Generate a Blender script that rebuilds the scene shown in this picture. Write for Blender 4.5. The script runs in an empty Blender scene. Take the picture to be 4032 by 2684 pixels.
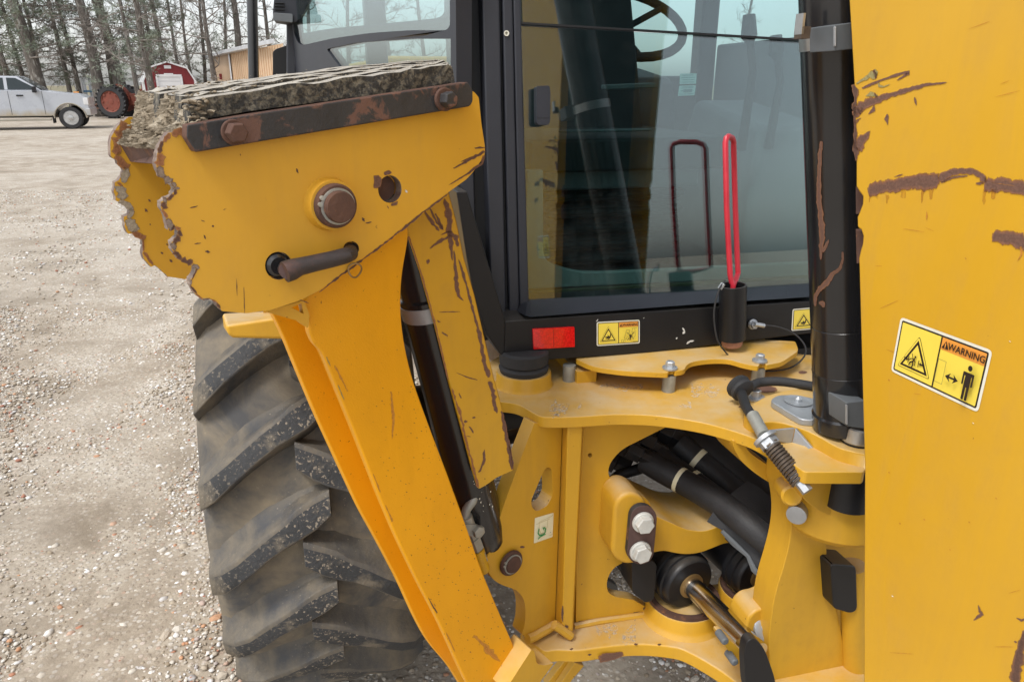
import bpy, bmesh, math, random
import numpy as np
from mathutils import Vector, Matrix
from mathutils import noise as mnoise
from mathutils.geometry import tessellate_polygon
random.seed(7); RNG = np.random.default_rng(7)
SC = bpy.context.scene; COL = SC.collection
PI = math.pi; rad = math.radians

# ------------------------------------------------------------------ camera
CAM_H, PITCH, LENS = 1.6, rad(19.1), 26.0
cam = bpy.data.cameras.new('camera'); cam.lens = LENS; cam.sensor_width = 36; cam.clip_start = 0.05; cam.clip_end = 2000
camo = bpy.data.objects.new('camera', cam); COL.objects.link(camo)
camo.location = (0, 0, CAM_H); camo.rotation_euler = (PI/2 - PITCH, 0, 0); SC.camera = camo
# ------------------------------------------------------------------ daylight
SUN_EL, SUN_AZ = rad(58), rad(222)      # azimuth clockwise from +Y: behind the camera, to the left
w = bpy.data.worlds.new('World'); SC.world = w; w.use_nodes = True
nt = w.node_tree; nt.nodes.clear()
sky = nt.nodes.new('ShaderNodeTexSky'); sky.sky_type = 'NISHITA'; sky.sun_disc = False
sky.sun_elevation = SUN_EL; sky.sun_rotation = SUN_AZ; sky.air_density = 1.0; sky.dust_density = 2.0; sky.ozone_density = 1.0
hs = nt.nodes.new('ShaderNodeHueSaturation'); hs.inputs['Saturation'].default_value = 0.27
bg = nt.nodes.new('ShaderNodeBackground'); bg.inputs['Strength'].default_value = 0.15
wo = nt.nodes.new('ShaderNodeOutputWorld')
nt.links.new(sky.outputs[0], hs.inputs['Color']); nt.links.new(hs.outputs[0], bg.inputs['Color']); nt.links.new(bg.outputs[0], wo.inputs[0])
sun = bpy.data.lights.new('sun', 'SUN'); sun.energy = 1.3; sun.angle = rad(14); sun.color = (1.0, 0.97, 0.93)
suno = bpy.data.objects.new('sun', sun); COL.objects.link(suno)
sd = Vector((math.sin(SUN_AZ)*math.cos(SUN_EL), math.cos(SUN_AZ)*math.cos(SUN_EL), math.sin(SUN_EL)))
suno.rotation_euler = sd.to_track_quat('Z', 'Y').to_euler()
SC.view_settings.view_transform = 'Standard'; SC.view_settings.look = 'None'; SC.view_settings.gamma = 1
SC.view_settings.exposure = 0.80
SC.cycles.use_denoising = True; SC.cycles.max_bounces = 8; SC.cycles.transparent_max_bounces = 16

# ------------------------------------------------------------------ materials
MATS = {}
def nodes_of(name):
    m = bpy.data.materials.new(name); m.use_nodes = True
    n = m.node_tree.nodes; b = n['Principled BSDF']; return m, n, m.node_tree.links, b
def math_node(n, l, op, a, b=None):
    x = n.new('ShaderNodeMath'); x.operation = op
    for i, v in enumerate((a, b)):
        if v is None: continue
        if isinstance(v, (int, float)): x.inputs[i].default_value = v
        else: l.new(v, x.inputs[i])
    return x.outputs[0]
def noise(n, l, co, scale, detail=4, rough=.55, dist=0):
    t = n.new('ShaderNodeTexNoise'); t.inputs['Scale'].default_value = scale; t.inputs['Detail'].default_value = detail
    t.inputs['Roughness'].default_value = rough; t.inputs['Distortion'].default_value = dist; l.new(co, t.inputs['Vector']); return t.outputs['Fac']
def ramp(n, l, fac, stops):
    r = n.new('ShaderNodeValToRGB'); e = r.color_ramp.elements
    while len(e) < len(stops): e.new(.5)
    for i, (p, c) in enumerate(stops):
        e[i].position = p; e[i].color = (*c, 1) if not isinstance(c, (int, float)) else (c, c, c, 1)
    l.new(fac, r.inputs[0]); return r.outputs[0]
def mixc(n, l, fac, a, b, blend='MIX'):
    x = n.new('ShaderNodeMix'); x.data_type = 'RGBA'; x.blend_type = blend
    def put(sock, v):
        if isinstance(v, (int, float)): sock.default_value = v
        elif isinstance(v, tuple): sock.default_value = (*v, 1)
        else: l.new(v, sock)
    put(x.inputs[0], fac); put(x.inputs[6], a); put(x.inputs[7], b); return x.outputs[2]
def bump(n, l, b, h, strength, dist=.002):
    x = n.new('ShaderNodeBump'); x.inputs['Strength'].default_value = strength; x.inputs['Distance'].default_value = dist
    l.new(h, x.inputs['Height']); l.new(x.outputs[0], b.inputs['Normal'])
def coords(n, l, stretch=None):
    t = n.new('ShaderNodeTexCoord'); o = t.outputs['Object']
    if stretch:
        mp = n.new('ShaderNodeMapping'); mp.inputs['Scale'].default_value = stretch; l.new(o, mp.inputs[0]); o = mp.outputs[0]
    return o
def surf(name, c1, c2=None, scale=12, rough=.6, rvar=.12, metal=0, spot=None, spot_scale=60, spot_cut=.66, bmp=.15, bscale=150,
         dust=None, dust_amt=.5, stretch=None, coat=0, bdist=.002, c3=None, c3_scale=4, c3_cut=.55, spec=.5, grime=None, grime_amt=.3, streak=(9, 9, 1.6), c3_soft=.05):
    """colour varied by noise; spots (chips, rust); dust lying on upward faces; fine relief"""
    m, n, l, b = nodes_of(name); co = coords(n, l, stretch)
    c2 = c2 or tuple(x*.8 for x in c1)
    f = noise(n, l, co, scale, 6, .6)
    col = ramp(n, l, f, [(.3, c2), (.68, c1)])
    ro = math_node(n, l, 'MULTIPLY_ADD', f, rvar*2); ro.node.inputs[2].default_value = rough - rvar
    if c3:
        k = ramp(n, l, noise(n, l, co, c3_scale, 8, .65, .4), [(c3_cut-c3_soft, 0.0), (c3_cut+c3_soft, 1.0)]); col = mixc(n, l, k, col, c3)
    if grime:
        mp = n.new('ShaderNodeMapping'); mp.inputs['Scale'].default_value = streak; l.new(co, mp.inputs[0])
        a = ramp(n, l, noise(n, l, mp.outputs[0], 2.2, 9, .68, .6), [(.42, 0.0), (.78, 1.0)]); q = ramp(n, l, noise(n, l, co, 26, 8, .7), [(.4, .25), (.7, 1.0)])
        gf = math_node(n, l, 'MULTIPLY', math_node(n, l, 'MULTIPLY', a, q), grime_amt); col = mixc(n, l, gf, col, grime)
        ro = math_node(n, l, 'ADD', ro, math_node(n, l, 'MULTIPLY', gf, .5))
    if dust:
        g = n.new('ShaderNodeNewGeometry'); sx = n.new('ShaderNodeSeparateXYZ'); l.new(g.outputs['Normal'], sx.inputs[0])
        up = ramp(n, l, sx.outputs[2], [(.35, 0.0), (.95, 1.0)])
        d = math_node(n, l, 'MULTIPLY', up, ramp(n, l, noise(n, l, co, 9, 8, .65), [(.35, .15), (.65, 1.0)]))
        d = math_node(n, l, 'MULTIPLY', d, dust_amt); col = mixc(n, l, d, col, dust)
    if spot:
        s1 = ramp(n, l, noise(n, l, co, spot_scale, 5, .6, .2), [(spot_cut, 0.0), (spot_cut+.025, 1.0)])
        s2 = ramp(n, l, noise(n, l, co, 5, 3), [(.45, 0.0), (.6, 1.0)])
        s = math_node(n, l, 'MULTIPLY', s1, s2); col = mixc(n, l, s, col, spot)
        ro = math_node(n, l, 'ADD', ro, math_node(n, l, 'MULTIPLY', s, .3))
    l.new(col, b.inputs['Base Color']); l.new(ro, b.inputs['Roughness']); b.inputs['Metallic'].default_value = metal
    b.inputs['Coat Weight'].default_value = coat; b.inputs['Coat Roughness'].default_value = .15
    b.inputs['Specular IOR Level'].default_value = spec
    if bmp: bump(n, l, b, noise(n, l, co, bscale, 6, .6), bmp, bdist)
    MATS[name] = m; return m
RUST = (.085, .038, .022)
surf('yellow', (.62, .345, .026), (.56, .30, .020), 3, .46, .06, spec=.32, spot=RUST, spot_scale=90, spot_cut=.70, bmp=.05, bscale=260, dust=(.56, .46, .31), dust_amt=.7, coat=.1, grime=(.30, .17, .05), grime_amt=.45)
surf('yellow_pad', (.66, .36, .032), (.60, .315, .025), 4, .46, .06, spec=.32, spot=RUST, spot_scale=70, spot_cut=.69, bmp=.06, bscale=260, coat=.08, grime=(.38, .22, .07), grime_amt=.35)
surf('yellow_boom', (.63, .35, .020), (.56, .30, .015), 2, .42, .05, spec=.36, spot=(.16, .07, .03), spot_scale=110, spot_cut=.735, bmp=.05, bscale=240, coat=.12, grime=(.44, .25, .06), grime_amt=.55)
surf('yellow_arm', (.79, .355, .003), (.71, .31, .003), 3, .42, .06, spec=.28, spot=(.12, .04, .01), spot_scale=190, spot_cut=.675, bmp=.35, bscale=420, coat=.1, bdist=.0012, grime=(.40, .17, .004), grime_amt=.3)
surf('yellow_bright', (.66, .385, .012), (.58, .32, .012), 6, .4, .05, spot=RUST, spot_scale=120, spot_cut=.7, bmp=.15, bscale=300)
surf('rust', (.115, .055, .035), (.06, .03, .022), 25, .85, .08, c3=(.20, .085, .035), c3_scale=40, c3_cut=.62, bmp=.6, bscale=120)
surf('rust_dark', (.105, .058, .048), (.075, .04, .034), 30, .8, .08, bmp=.4, bscale=160)
surf('rust_bar', (.035, .032, .032), (.02, .019, .02), 20, .6, .12, c3=(.13, .064, .046), c3_scale=34, c3_cut=.57, c3_soft=.03, bmp=.5, bscale=110)
surf('rust_orange', (.26, .10, .035), (.13, .05, .025), 30, .85, .08, c3=(.42, .36, .28), c3_scale=45, c3_cut=.6, bmp=.6, bscale=120)
surf('rust_stain', (.58, .22, .02), (.50, .19, .02), 20, .5, .06, bmp=0)
surf('cut_steel', (.27, .205, .155), (.10, .055, .04), 45, .6, .1, c3=(.10, .05, .035), c3_scale=30, c3_cut=.58, bmp=.7, bscale=90)
surf('black_paint_and_shade', (.014, .014, .016), (.010, .010, .011), 6, .42, .08, bmp=.05, bscale=200, spot=(.3, .3, .3), spot_scale=150, spot_cut=.76, dust=(.20, .18, .15), dust_amt=.25, spec=.35)
surf('black_gloss', (.018, .018, .020), (.012, .012, .013), 6, .22, .06, bmp=.03, bscale=200, spot=(.35, .33, .3), spot_scale=140, spot_cut=.765, coat=.3)
surf('cab_black', (.020, .022, .030), (.016, .018, .025), 8, .5, .06, bmp=.08, bscale=500, spot=(.3, .3, .3), spot_scale=160, spot_cut=.77)
surf('groove_black', (.006, .006, .007), None, 6, .6, .05, bmp=0)
surf('rubber', (.030, .030, .032), (.02, .02, .021), 20, .75, .1, bmp=.2, bscale=160)
surf('hose_black', (.022, .022, .024), (.014, .014, .015), 30, .6, .1, bmp=.35, bscale=260, spot=(.25, .22, .18), spot_scale=60, spot_cut=.72)
surf('tyre_rubber', (.075, .075, .076), (.050, .050, .052), 5, .8, .1, c3=(.25, .20, .13), c3_scale=7, c3_cut=.53, c3_soft=.17, spot=(.27, .22, .16), spot_scale=80, spot_cut=.66, bmp=.5, bscale=70, bdist=.003)
surf('lug_rubber', (.070, .071, .074), (.045, .046, .049), 7, .7, .1, c3=(.19, .155, .105), c3_scale=8, c3_cut=.55, c3_soft=.16, spot=(.30, .26, .2), spot_scale=170, spot_cut=.66, bmp=.6, bscale=110, bdist=.003)
surf('lug_top', (.045, .046, .048), (.030, .031, .032), 25, .8, .1, c3=(.16, .135, .10), c3_scale=9, c3_cut=.58, spot=(.26, .22, .17), spot_scale=150, spot_cut=.585, bmp=.9, bscale=130, bdist=.003)
surf('pad_rubber', (.040, .037, .032), (.022, .021, .019), 30, .85, .08, c3=(.17, .148, .108), c3_scale=150, c3_cut=.54, c3_soft=.09, bmp=.9, bscale=90, bdist=.004, stretch=(1, 1, 1))
surf('pad_top', (.46, .43, .37), (.24, .215, .18), 22, .9, .05, c3=(.13, .122, .11), c3_scale=40, c3_cut=.66, c3_soft=.08, bmp=.9, bscale=80, bdist=.004)
surf('mud', (.33, .275, .20), (.19, .15, .10), 18, .95, .04, c3=(.42, .365, .28), c3_scale=40, c3_cut=.6, bmp=.9, bscale=70, bdist=.006)
surf('steel', (.55, .55, .54), (.40, .40, .40), 30, .35, .1, metal=.85, bmp=.15, bscale=200)
surf('galvanized', (.50, .52, .54), (.36, .38, .40), 22, .45, .1, metal=.6, bmp=.2, bscale=200)
surf('zinc_dull', (.42, .42, .38), (.25, .25, .22), 25, .5, .1, metal=.4, bmp=.2, bscale=200)
surf('bolt_white', (.62, .62, .58), (.45, .45, .42), 30, .45, .1, metal=.15, bmp=.25, bscale=200)
surf('chrome', (.66, .66, .66), (.50, .49, .46), 14, .20, .05, metal=1, bmp=.02, bscale=60, c3=(.46, .42, .35), c3_scale=7, c3_cut=.6)
surf('bronze', (.38, .25, .10), (.22, .13, .05), 30, .4, .1, metal=.6, bmp=.1)
surf('spring_steel', (.16, .125, .095), (.075, .055, .042), 60, .55, .1, metal=.5, bmp=.2)
surf('pale_edge', (.40, .29, .19), (.30, .2, .13), 20, .6, .05, bmp=0)
surf('ledge_olive', (.11, .105, .06), (.07, .07, .04), 20, .8, .05, bmp=.3)
surf('reflector_dark', (.45, .005, .006), None, 8, .3, .03, bmp=0)
surf('pin_dark', (.040, .032, .033), (.022, .019, .020), 24, .55, .1, c3=(.085, .045, .038), c3_scale=18, c3_cut=.56, bmp=.4, bscale=150)
surf('copper_wood', (.36, .17, .11), (.22, .10, .065), 40, .7, .1, bmp=.3)
surf('red_plastic', (.60, .030, .050), (.48, .018, .034), 18, .32, .06, bmp=.05, spot=(.85, .45, .4), spot_scale=120, spot_cut=.72)
surf('decal_white', (.82, .80, .68), None, 8, .35, .03, bmp=0)
surf('decal_yellow', (.84, .66, .09), (.80, .62, .08), 8, .35, .03, bmp=0)
surf('decal_pale', (.80, .76, .55), (.72, .68, .46), 20, .4, .03, bmp=0)
surf('decal_orange', (.80, .33, .06), (.76, .30, .05), 8, .35, .03, bmp=0)
surf('decal_black', (.022, .016, .014), None, 8, .4, .03, bmp=0)
surf('decal_olive', (.40, .33, .07), None, 8, .4, .03, bmp=0)
surf('decal_green', (.05, .28, .09), None, 8, .4, .03, bmp=0)
surf('decal_cyan', (.70, .86, .84), None, 8, .4, .03, bmp=0)
surf('decal_grey', (.25, .36, .38), None, 8, .4, .03, bmp=0)
surf('cab_trim', (.26, .30, .28), (.20, .235, .22), 10, .6, .05, bmp=.1)
surf('seat_dark', (.02, .022, .025), (.013, .015, .017), 12, .75, .05, bmp=.15)
surf('plastic_grey', (.13, .14, .15), (.10, .11, .115), 10, .6, .05, bmp=.1)
surf('silver_paint', (.44, .465, .50), (.40, .42, .46), 2, .28, .05, coat=.5, bmp=0, c3=(.42, .42, .42), c3_scale=.9, c3_cut=.65, c3_soft=.15)
surf('dirty_lower', (.36, .33, .27), (.28, .25, .2), 3, .6, .05, bmp=.1)
surf('car_glass', (.02, .03, .032), None, 3, .06, .02, bmp=0)
surf('chrome_dull', (.55, .55, .55), (.4, .4, .4), 5, .3, .1, metal=.8, bmp=0)
surf('lamp_clear', (.75, .75, .75), None, 5, .15, .03, bmp=0)
surf('barn_red', (.23, .024, .03), (.185, .019, .024), 2, .6, .05, bmp=.1, bscale=30, stretch=(6, 6, .4))
surf('white_paint', (.76, .77, .78), (.66, .67, .69), 3, .5, .05, bmp=.05)
surf('tan_siding', (.60, .43, .28), (.55, .39, .25), 2, .6, .05, bmp=.1, bscale=30, stretch=(5, 5, .3))
surf('roof_grey', (.55, .56, .57), (.42, .43, .44), 2, .5, .05, bmp=.1)
surf('orange_rim', (.21, .05, .028), (.14, .034, .02), 5, .7, .08, c3=(.16, .06, .035), c3_scale=6, c3_cut=.6, bmp=.3, bscale=60)
surf('blue_paint', (.08, .22, .40), (.06, .17, .3), 5, .5, .05, bmp=0)
surf('bark', (.18, .158, .138), (.09, .078, .066), 6, .95, .03, c3=(.36, .345, .31), c3_scale=3, c3_cut=.6, bmp=1, bscale=9, bdist=.06, stretch=(3, 3, .8))
surf('twig', (.25, .22, .195), (.15, .13, .112), 6, .95, .03, bmp=0)
surf('needles', (.19, .215, .155), (.115, .14, .105), 1.2, .85, .05, bmp=0, c3=(.17, .165, .12), c3_scale=2.5, c3_cut=.6)
surf('field_grass', (.24, .20, .12), (.16, .135, .08), .4, .95, .03, c3=(.11, .12, .06), c3_scale=.15, c3_cut=.55, bmp=.5, bscale=4)
MARK = {'rust': ((.085, .042, .028), (.22, .10, .04)), 'rust_dark': ((.12, .060, .040), (.24, .10, .04)), 'rust_bar': ((.03, .028, .028), (.10, .05, .035)), 'rust_orange': ((.22, .09, .035), (.36, .17, .06)), 'cut_steel': ((.20, .15, .115), (.11, .065, .045)),
        'mud': ((.30, .25, .18), (.24, .19, .13)), 'decal_white': ((.55, .55, .53), (.3, .3, .29)), 'decal_pale': ((.62, .57, .42), (.55, .48, .33)), 'decal_olive': ((.24, .20, .08), (.30, .22, .06)), 'rust_stain': ((.40, .16, .02), (.50, .24, .03))}
def mark_mat(name):
    if name not in MARK: return name
    k = 'mark_' + name
    if k in MATS: return k
    m, n, l, b = nodes_of(k); co = coords(n, l); at = n.new('ShaderNodeAttribute'); at.attribute_name = 'wear'
    v = math_node(n, l, 'ADD', at.outputs['Fac'], math_node(n, l, 'MULTIPLY', math_node(n, l, 'SUBTRACT', noise(n, l, co, 95, 9, .7), .5), 1.15))
    core, edge = MARK[name]
    c = mixc(n, l, ramp(n, l, v, [(.30, 0.0), (.62, 1.0)]), edge, core); c = mixc(n, l, ramp(n, l, noise(n, l, co, 420, 4), [(.4, 0.0), (.7, .5)]), c, tuple(x*1.9 for x in core))
    l.new(c, b.inputs['Base Color']); b.inputs['Roughness'].default_value = .85; l.new(ramp(n, l, v, [(.20, 0.0), (.34, 1.0)]), b.inputs['Alpha'])
    bump(n, l, b, noise(n, l, co, 300, 4), .4, .002); MATS[k] = m; return k
def glass(name, tint, k):
    m, n, l, b = nodes_of(name); n.remove(b)
    tr = n.new('ShaderNodeBsdfTransparent'); tr.inputs[0].default_value = (*tint, 1)
    gl = n.new('ShaderNodeBsdfGlossy'); gl.inputs['Roughness'].default_value = .01; gl.inputs[0].default_value = (1, 1, 1, 1)
    fr = n.new('ShaderNodeFresnel'); fr.inputs[0].default_value = 1.52
    co = coords(n, l)
    d = ramp(n, l, noise(n, l, co, 5, 8, .7), [(.5, 0.0), (.8, .035)])
    df = n.new('ShaderNodeBsdfDiffuse'); df.inputs[0].default_value = (.5, .5, .47, 1)
    m1 = n.new('ShaderNodeMixShader'); l.new(d, m1.inputs[0]); l.new(tr.outputs[0], m1.inputs[1]); l.new(df.outputs[0], m1.inputs[2])
    f = math_node(n, l, 'MINIMUM', math_node(n, l, 'MULTIPLY', fr.outputs[0], k), .30)
    m2 = n.new('ShaderNodeMixShader'); l.new(f, m2.inputs[0]); l.new(m1.outputs[0], m2.inputs[1]); l.new(gl.outputs[0], m2.inputs[2])
    l.new(m2.outputs[0], n['Material Output'].inputs[0]); MATS[name] = m
glass('cab_glass', (.64, .775, .77), 2.2)
def scuff_mat():
    m, n, l, b = nodes_of('scuff_pale'); co = coords(n, l); b.inputs['Base Color'].default_value = (.62, .56, .45, 1); b.inputs['Roughness'].default_value = .8
    l.new(ramp(n, l, noise(n, l, co, 120, 6, .7), [(.46, 0.0), (.62, .6)]), b.inputs['Alpha']); MATS['scuff_pale'] = m
    m, n, l, b = nodes_of('rust_run'); co = coords(n, l, (60, 60, 12)); b.inputs['Base Color'].default_value = (.40, .14, .015, 1); b.inputs['Roughness'].default_value = .6
    l.new(ramp(n, l, noise(n, l, co, 1, 4, .6), [(.40, 0.0), (.68, .55)]), b.inputs['Alpha']); MATS['rust_run'] = m
scuff_mat()
def dirty_body():
    m = MATS['silver_paint']; n, l = m.node_tree.nodes, m.node_tree.links; b = n['Principled BSDF']; old = b.inputs['Base Color'].links[0].from_socket
    co = coords(n, l); sx = n.new('ShaderNodeSeparateXYZ'); l.new(co, sx.inputs[0]); f = math_node(n, l, 'ADD', sx.outputs[2], math_node(n, l, 'MULTIPLY', noise(n, l, co, 3, 6, .6), .5))
    l.new(mixc(n, l, ramp(n, l, f, [(.75, 1.0), (1.0, .0)]), old, (.36, .31, .235)), b.inputs['Base Color'])
dirty_body()
def reflector_mat():
    m, n, l, b = nodes_of('reflector_red'); co = coords(n, l)
    v = n.new('ShaderNodeTexVoronoi'); v.inputs['Scale'].default_value = 260; l.new(co, v.inputs['Vector'])
    l.new(ramp(n, l, v.outputs['Distance'], [(0.1, (.86, .01, .012)), (.7, (.62, .004, .006))]), b.inputs['Base Color'])
    b.inputs['Roughness'].default_value = .18; b.inputs['Coat Weight'].default_value = .6; MATS['reflector_red'] = m
reflector_mat()
def ground_mat():
    m, n, l, b = nodes_of('gravel_ground'); co = coords(n, l)
    big = noise(n, l, co, .35, 6, .6, .5); mid = noise(n, l, co, 2.2, 8, .65, .3); fine = noise(n, l, co, 38, 6, .7)
    col = ramp(n, l, mid, [(.34, (.225, .182, .130)), (.5, (.365, .310, .238)), (.68, (.51, .46, .38))])
    col = mixc(n, l, ramp(n, l, big, [(.42, 0.0), (.66, .6)]), col, (.54, .495, .425))
    v = n.new('ShaderNodeTexVoronoi'); v.inputs['Scale'].default_value = 55; l.new(co, v.inputs['Vector'])
    sepc = n.new('ShaderNodeSeparateColor'); l.new(v.outputs['Color'], sepc.inputs[0])
    peb = ramp(n, l, sepc.outputs[0], [(0, (.22, .17, .125)), (.35, (.40, .34, .27)), (.6, (.56, .51, .44)), (.85, (.76, .74, .70)), (1, (.46, .26, .17))])
    pm = ramp(n, l, v.outputs['Distance'], [(.28, 1.0), (.5, 0.0)])
    pm = math_node(n, l, 'MULTIPLY', pm, ramp(n, l, mid, [(.38, .15), (.62, .85)]))
    col = mixc(n, l, pm, col, peb)
    col = mixc(n, l, ramp(n, l, fine, [(.35, .4), (.6, 0.0)]), col, (.16, .125, .09))
    l.new(col, b.inputs['Base Color']); b.inputs['Roughness'].default_value = .95
    h = math_node(n, l, 'ADD', math_node(n, l, 'MULTIPLY', pm, .7), math_node(n, l, 'MULTIPLY', fine, .6))
    bump(n, l, b, h, .8, .008); MATS['gravel_ground'] = m
    m, n, l, b = nodes_of('gravel_stone')
    g = n.new('ShaderNodeNewGeometry'); oi = n.new('ShaderNodeObjectInfo')
    r = math_node(n, l, 'FRACT', math_node(n, l, 'ADD', g.outputs['Random Per Island'], oi.outputs['Random']))
    c = ramp(n, l, r, [(0, (.27, .215, .15)), (.22, (.41, .345, .26)), (.62, (.60, .56, .49)), (.76, (.86, .85, .82)), (.89, (.42, .40, .39)), (.95, (.52, .28, .15)), (1, (.33, .12, .08))])
    r.node.label = ''; co = coords(n, l)
    c2 = mixc(n, l, ramp(n, l, noise(n, l, co, 90, 4), [(.35, .35), (.6, 0.0)]), c, (.22, .18, .135))
    l.new(c2, b.inputs['Base Color']); b.inputs['Roughness'].default_value = .85; MATS['gravel_stone'] = m
ground_mat()

# ------------------------------------------------------------------ placing: a ray through a point of the picture meets a real plane
FPX = LENS/36*2356; CT, ST = math.cos(PITCH), math.sin(PITCH); CAMP = Vector((0, 0, CAM_H))
def ray(px, py):
    u = (px-1178)/FPX; v = (784-py)/FPX
    return Vector((u, CT+v*ST, -ST+v*CT))
YAW_M, YAW_S = rad(14), rad(38)        # machine heading; splayed stabilizer leg
MX = Vector((math.cos(YAW_M), math.sin(YAW_M), 0)); MY = Vector((-math.sin(YAW_M), math.cos(YAW_M), 0)); UZ = Vector((0, 0, 1))
SX = Vector((math.cos(YAW_S), math.sin(YAW_S), 0)); SY = Vector((-math.sin(YAW_S), math.cos(YAW_S), 0))
def Mw(x, y, z): return MX*x + MY*y + UZ*z
class Plane:
    def __init__(s, n, c): s.n = n.normalized(); s.c = c/n.length
    def at(s, p):
        d = ray(p[0], p[1]); return CAMP + d*((s.c - s.n.dot(CAMP))/s.n.dot(d))
    def off(s, t): return Plane(s.n, s.c + t)
    def all(s, pts): return [s.at(p) for p in pts]
def PM(c): return Plane(MY, c)
def PS(c): return Plane(SY, c)
def PB(c): return Plane(MX, c)
def PZ(z): return Plane(-UZ, -z)
def zoom(x0, y0, s): return lambda *pts: [((x0+p[0]/s)/1.71138, (y0+p[1]/s)/1.71138) + tuple(p[2:]) for p in pts]
zA = zoom(0, 0, 1.96); zB = zoom(1000, 0, 1.96); zD = zoom(2832, 0, 1.96); zE = zoom(0, 700, 1.96); zF = zoom(1000, 700, 1.96); zG = zoom(1900, 700, 1.96)
zH = zoom(2832, 700, 1.96); zI = zoom(1600, 1500, 2.24); zJ = zoom(2300, 1600, 2.24); zK = zoom(1700, 1984, 2.24); zL = zoom(2600, 2000, 2.292)
zN = zoom(2850, 1400, 3.135); zO = zoom(3400, 1150, 2.851); zQ = zoom(3032, 1900, 2.0); zC = zoom(2000, 0, 1.802)

def fillet(pts, r=6, n=4):
    """round each corner of a closed outline; a third number on a point is its own radius"""
    out = []; N = len(pts)
    for i in range(N):
        p0, p, p1 = (Vector(pts[(i+k) % N][:2]) for k in (-1, 0, 1)); rr = pts[i][2] if len(pts[i]) > 2 else r
        a, b = p0-p, p1-p
        if rr <= 0 or a.length < 1e-6 or b.length < 1e-6: out.append(tuple(p)); continue
        q0 = p + a.normalized()*min(rr, a.length*.45); q1 = p + b.normalized()*min(rr, b.length*.45)
        for k in range(n+1):
            t = k/n; q = q0*(1-t)**2 + p*(2*t*(1-t)) + q1*t*t; out.append((q.x, q.y))
    return out
def ellipse(cx, cy, rx, ry, n=24, a=0): return [(cx+rx*math.cos(t)*math.cos(a)-ry*math.sin(t)*math.sin(a), cy+rx*math.cos(t)*math.sin(a)+ry*math.sin(t)*math.cos(a)) for t in (2*PI*k/n for k in range(n))]

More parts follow.
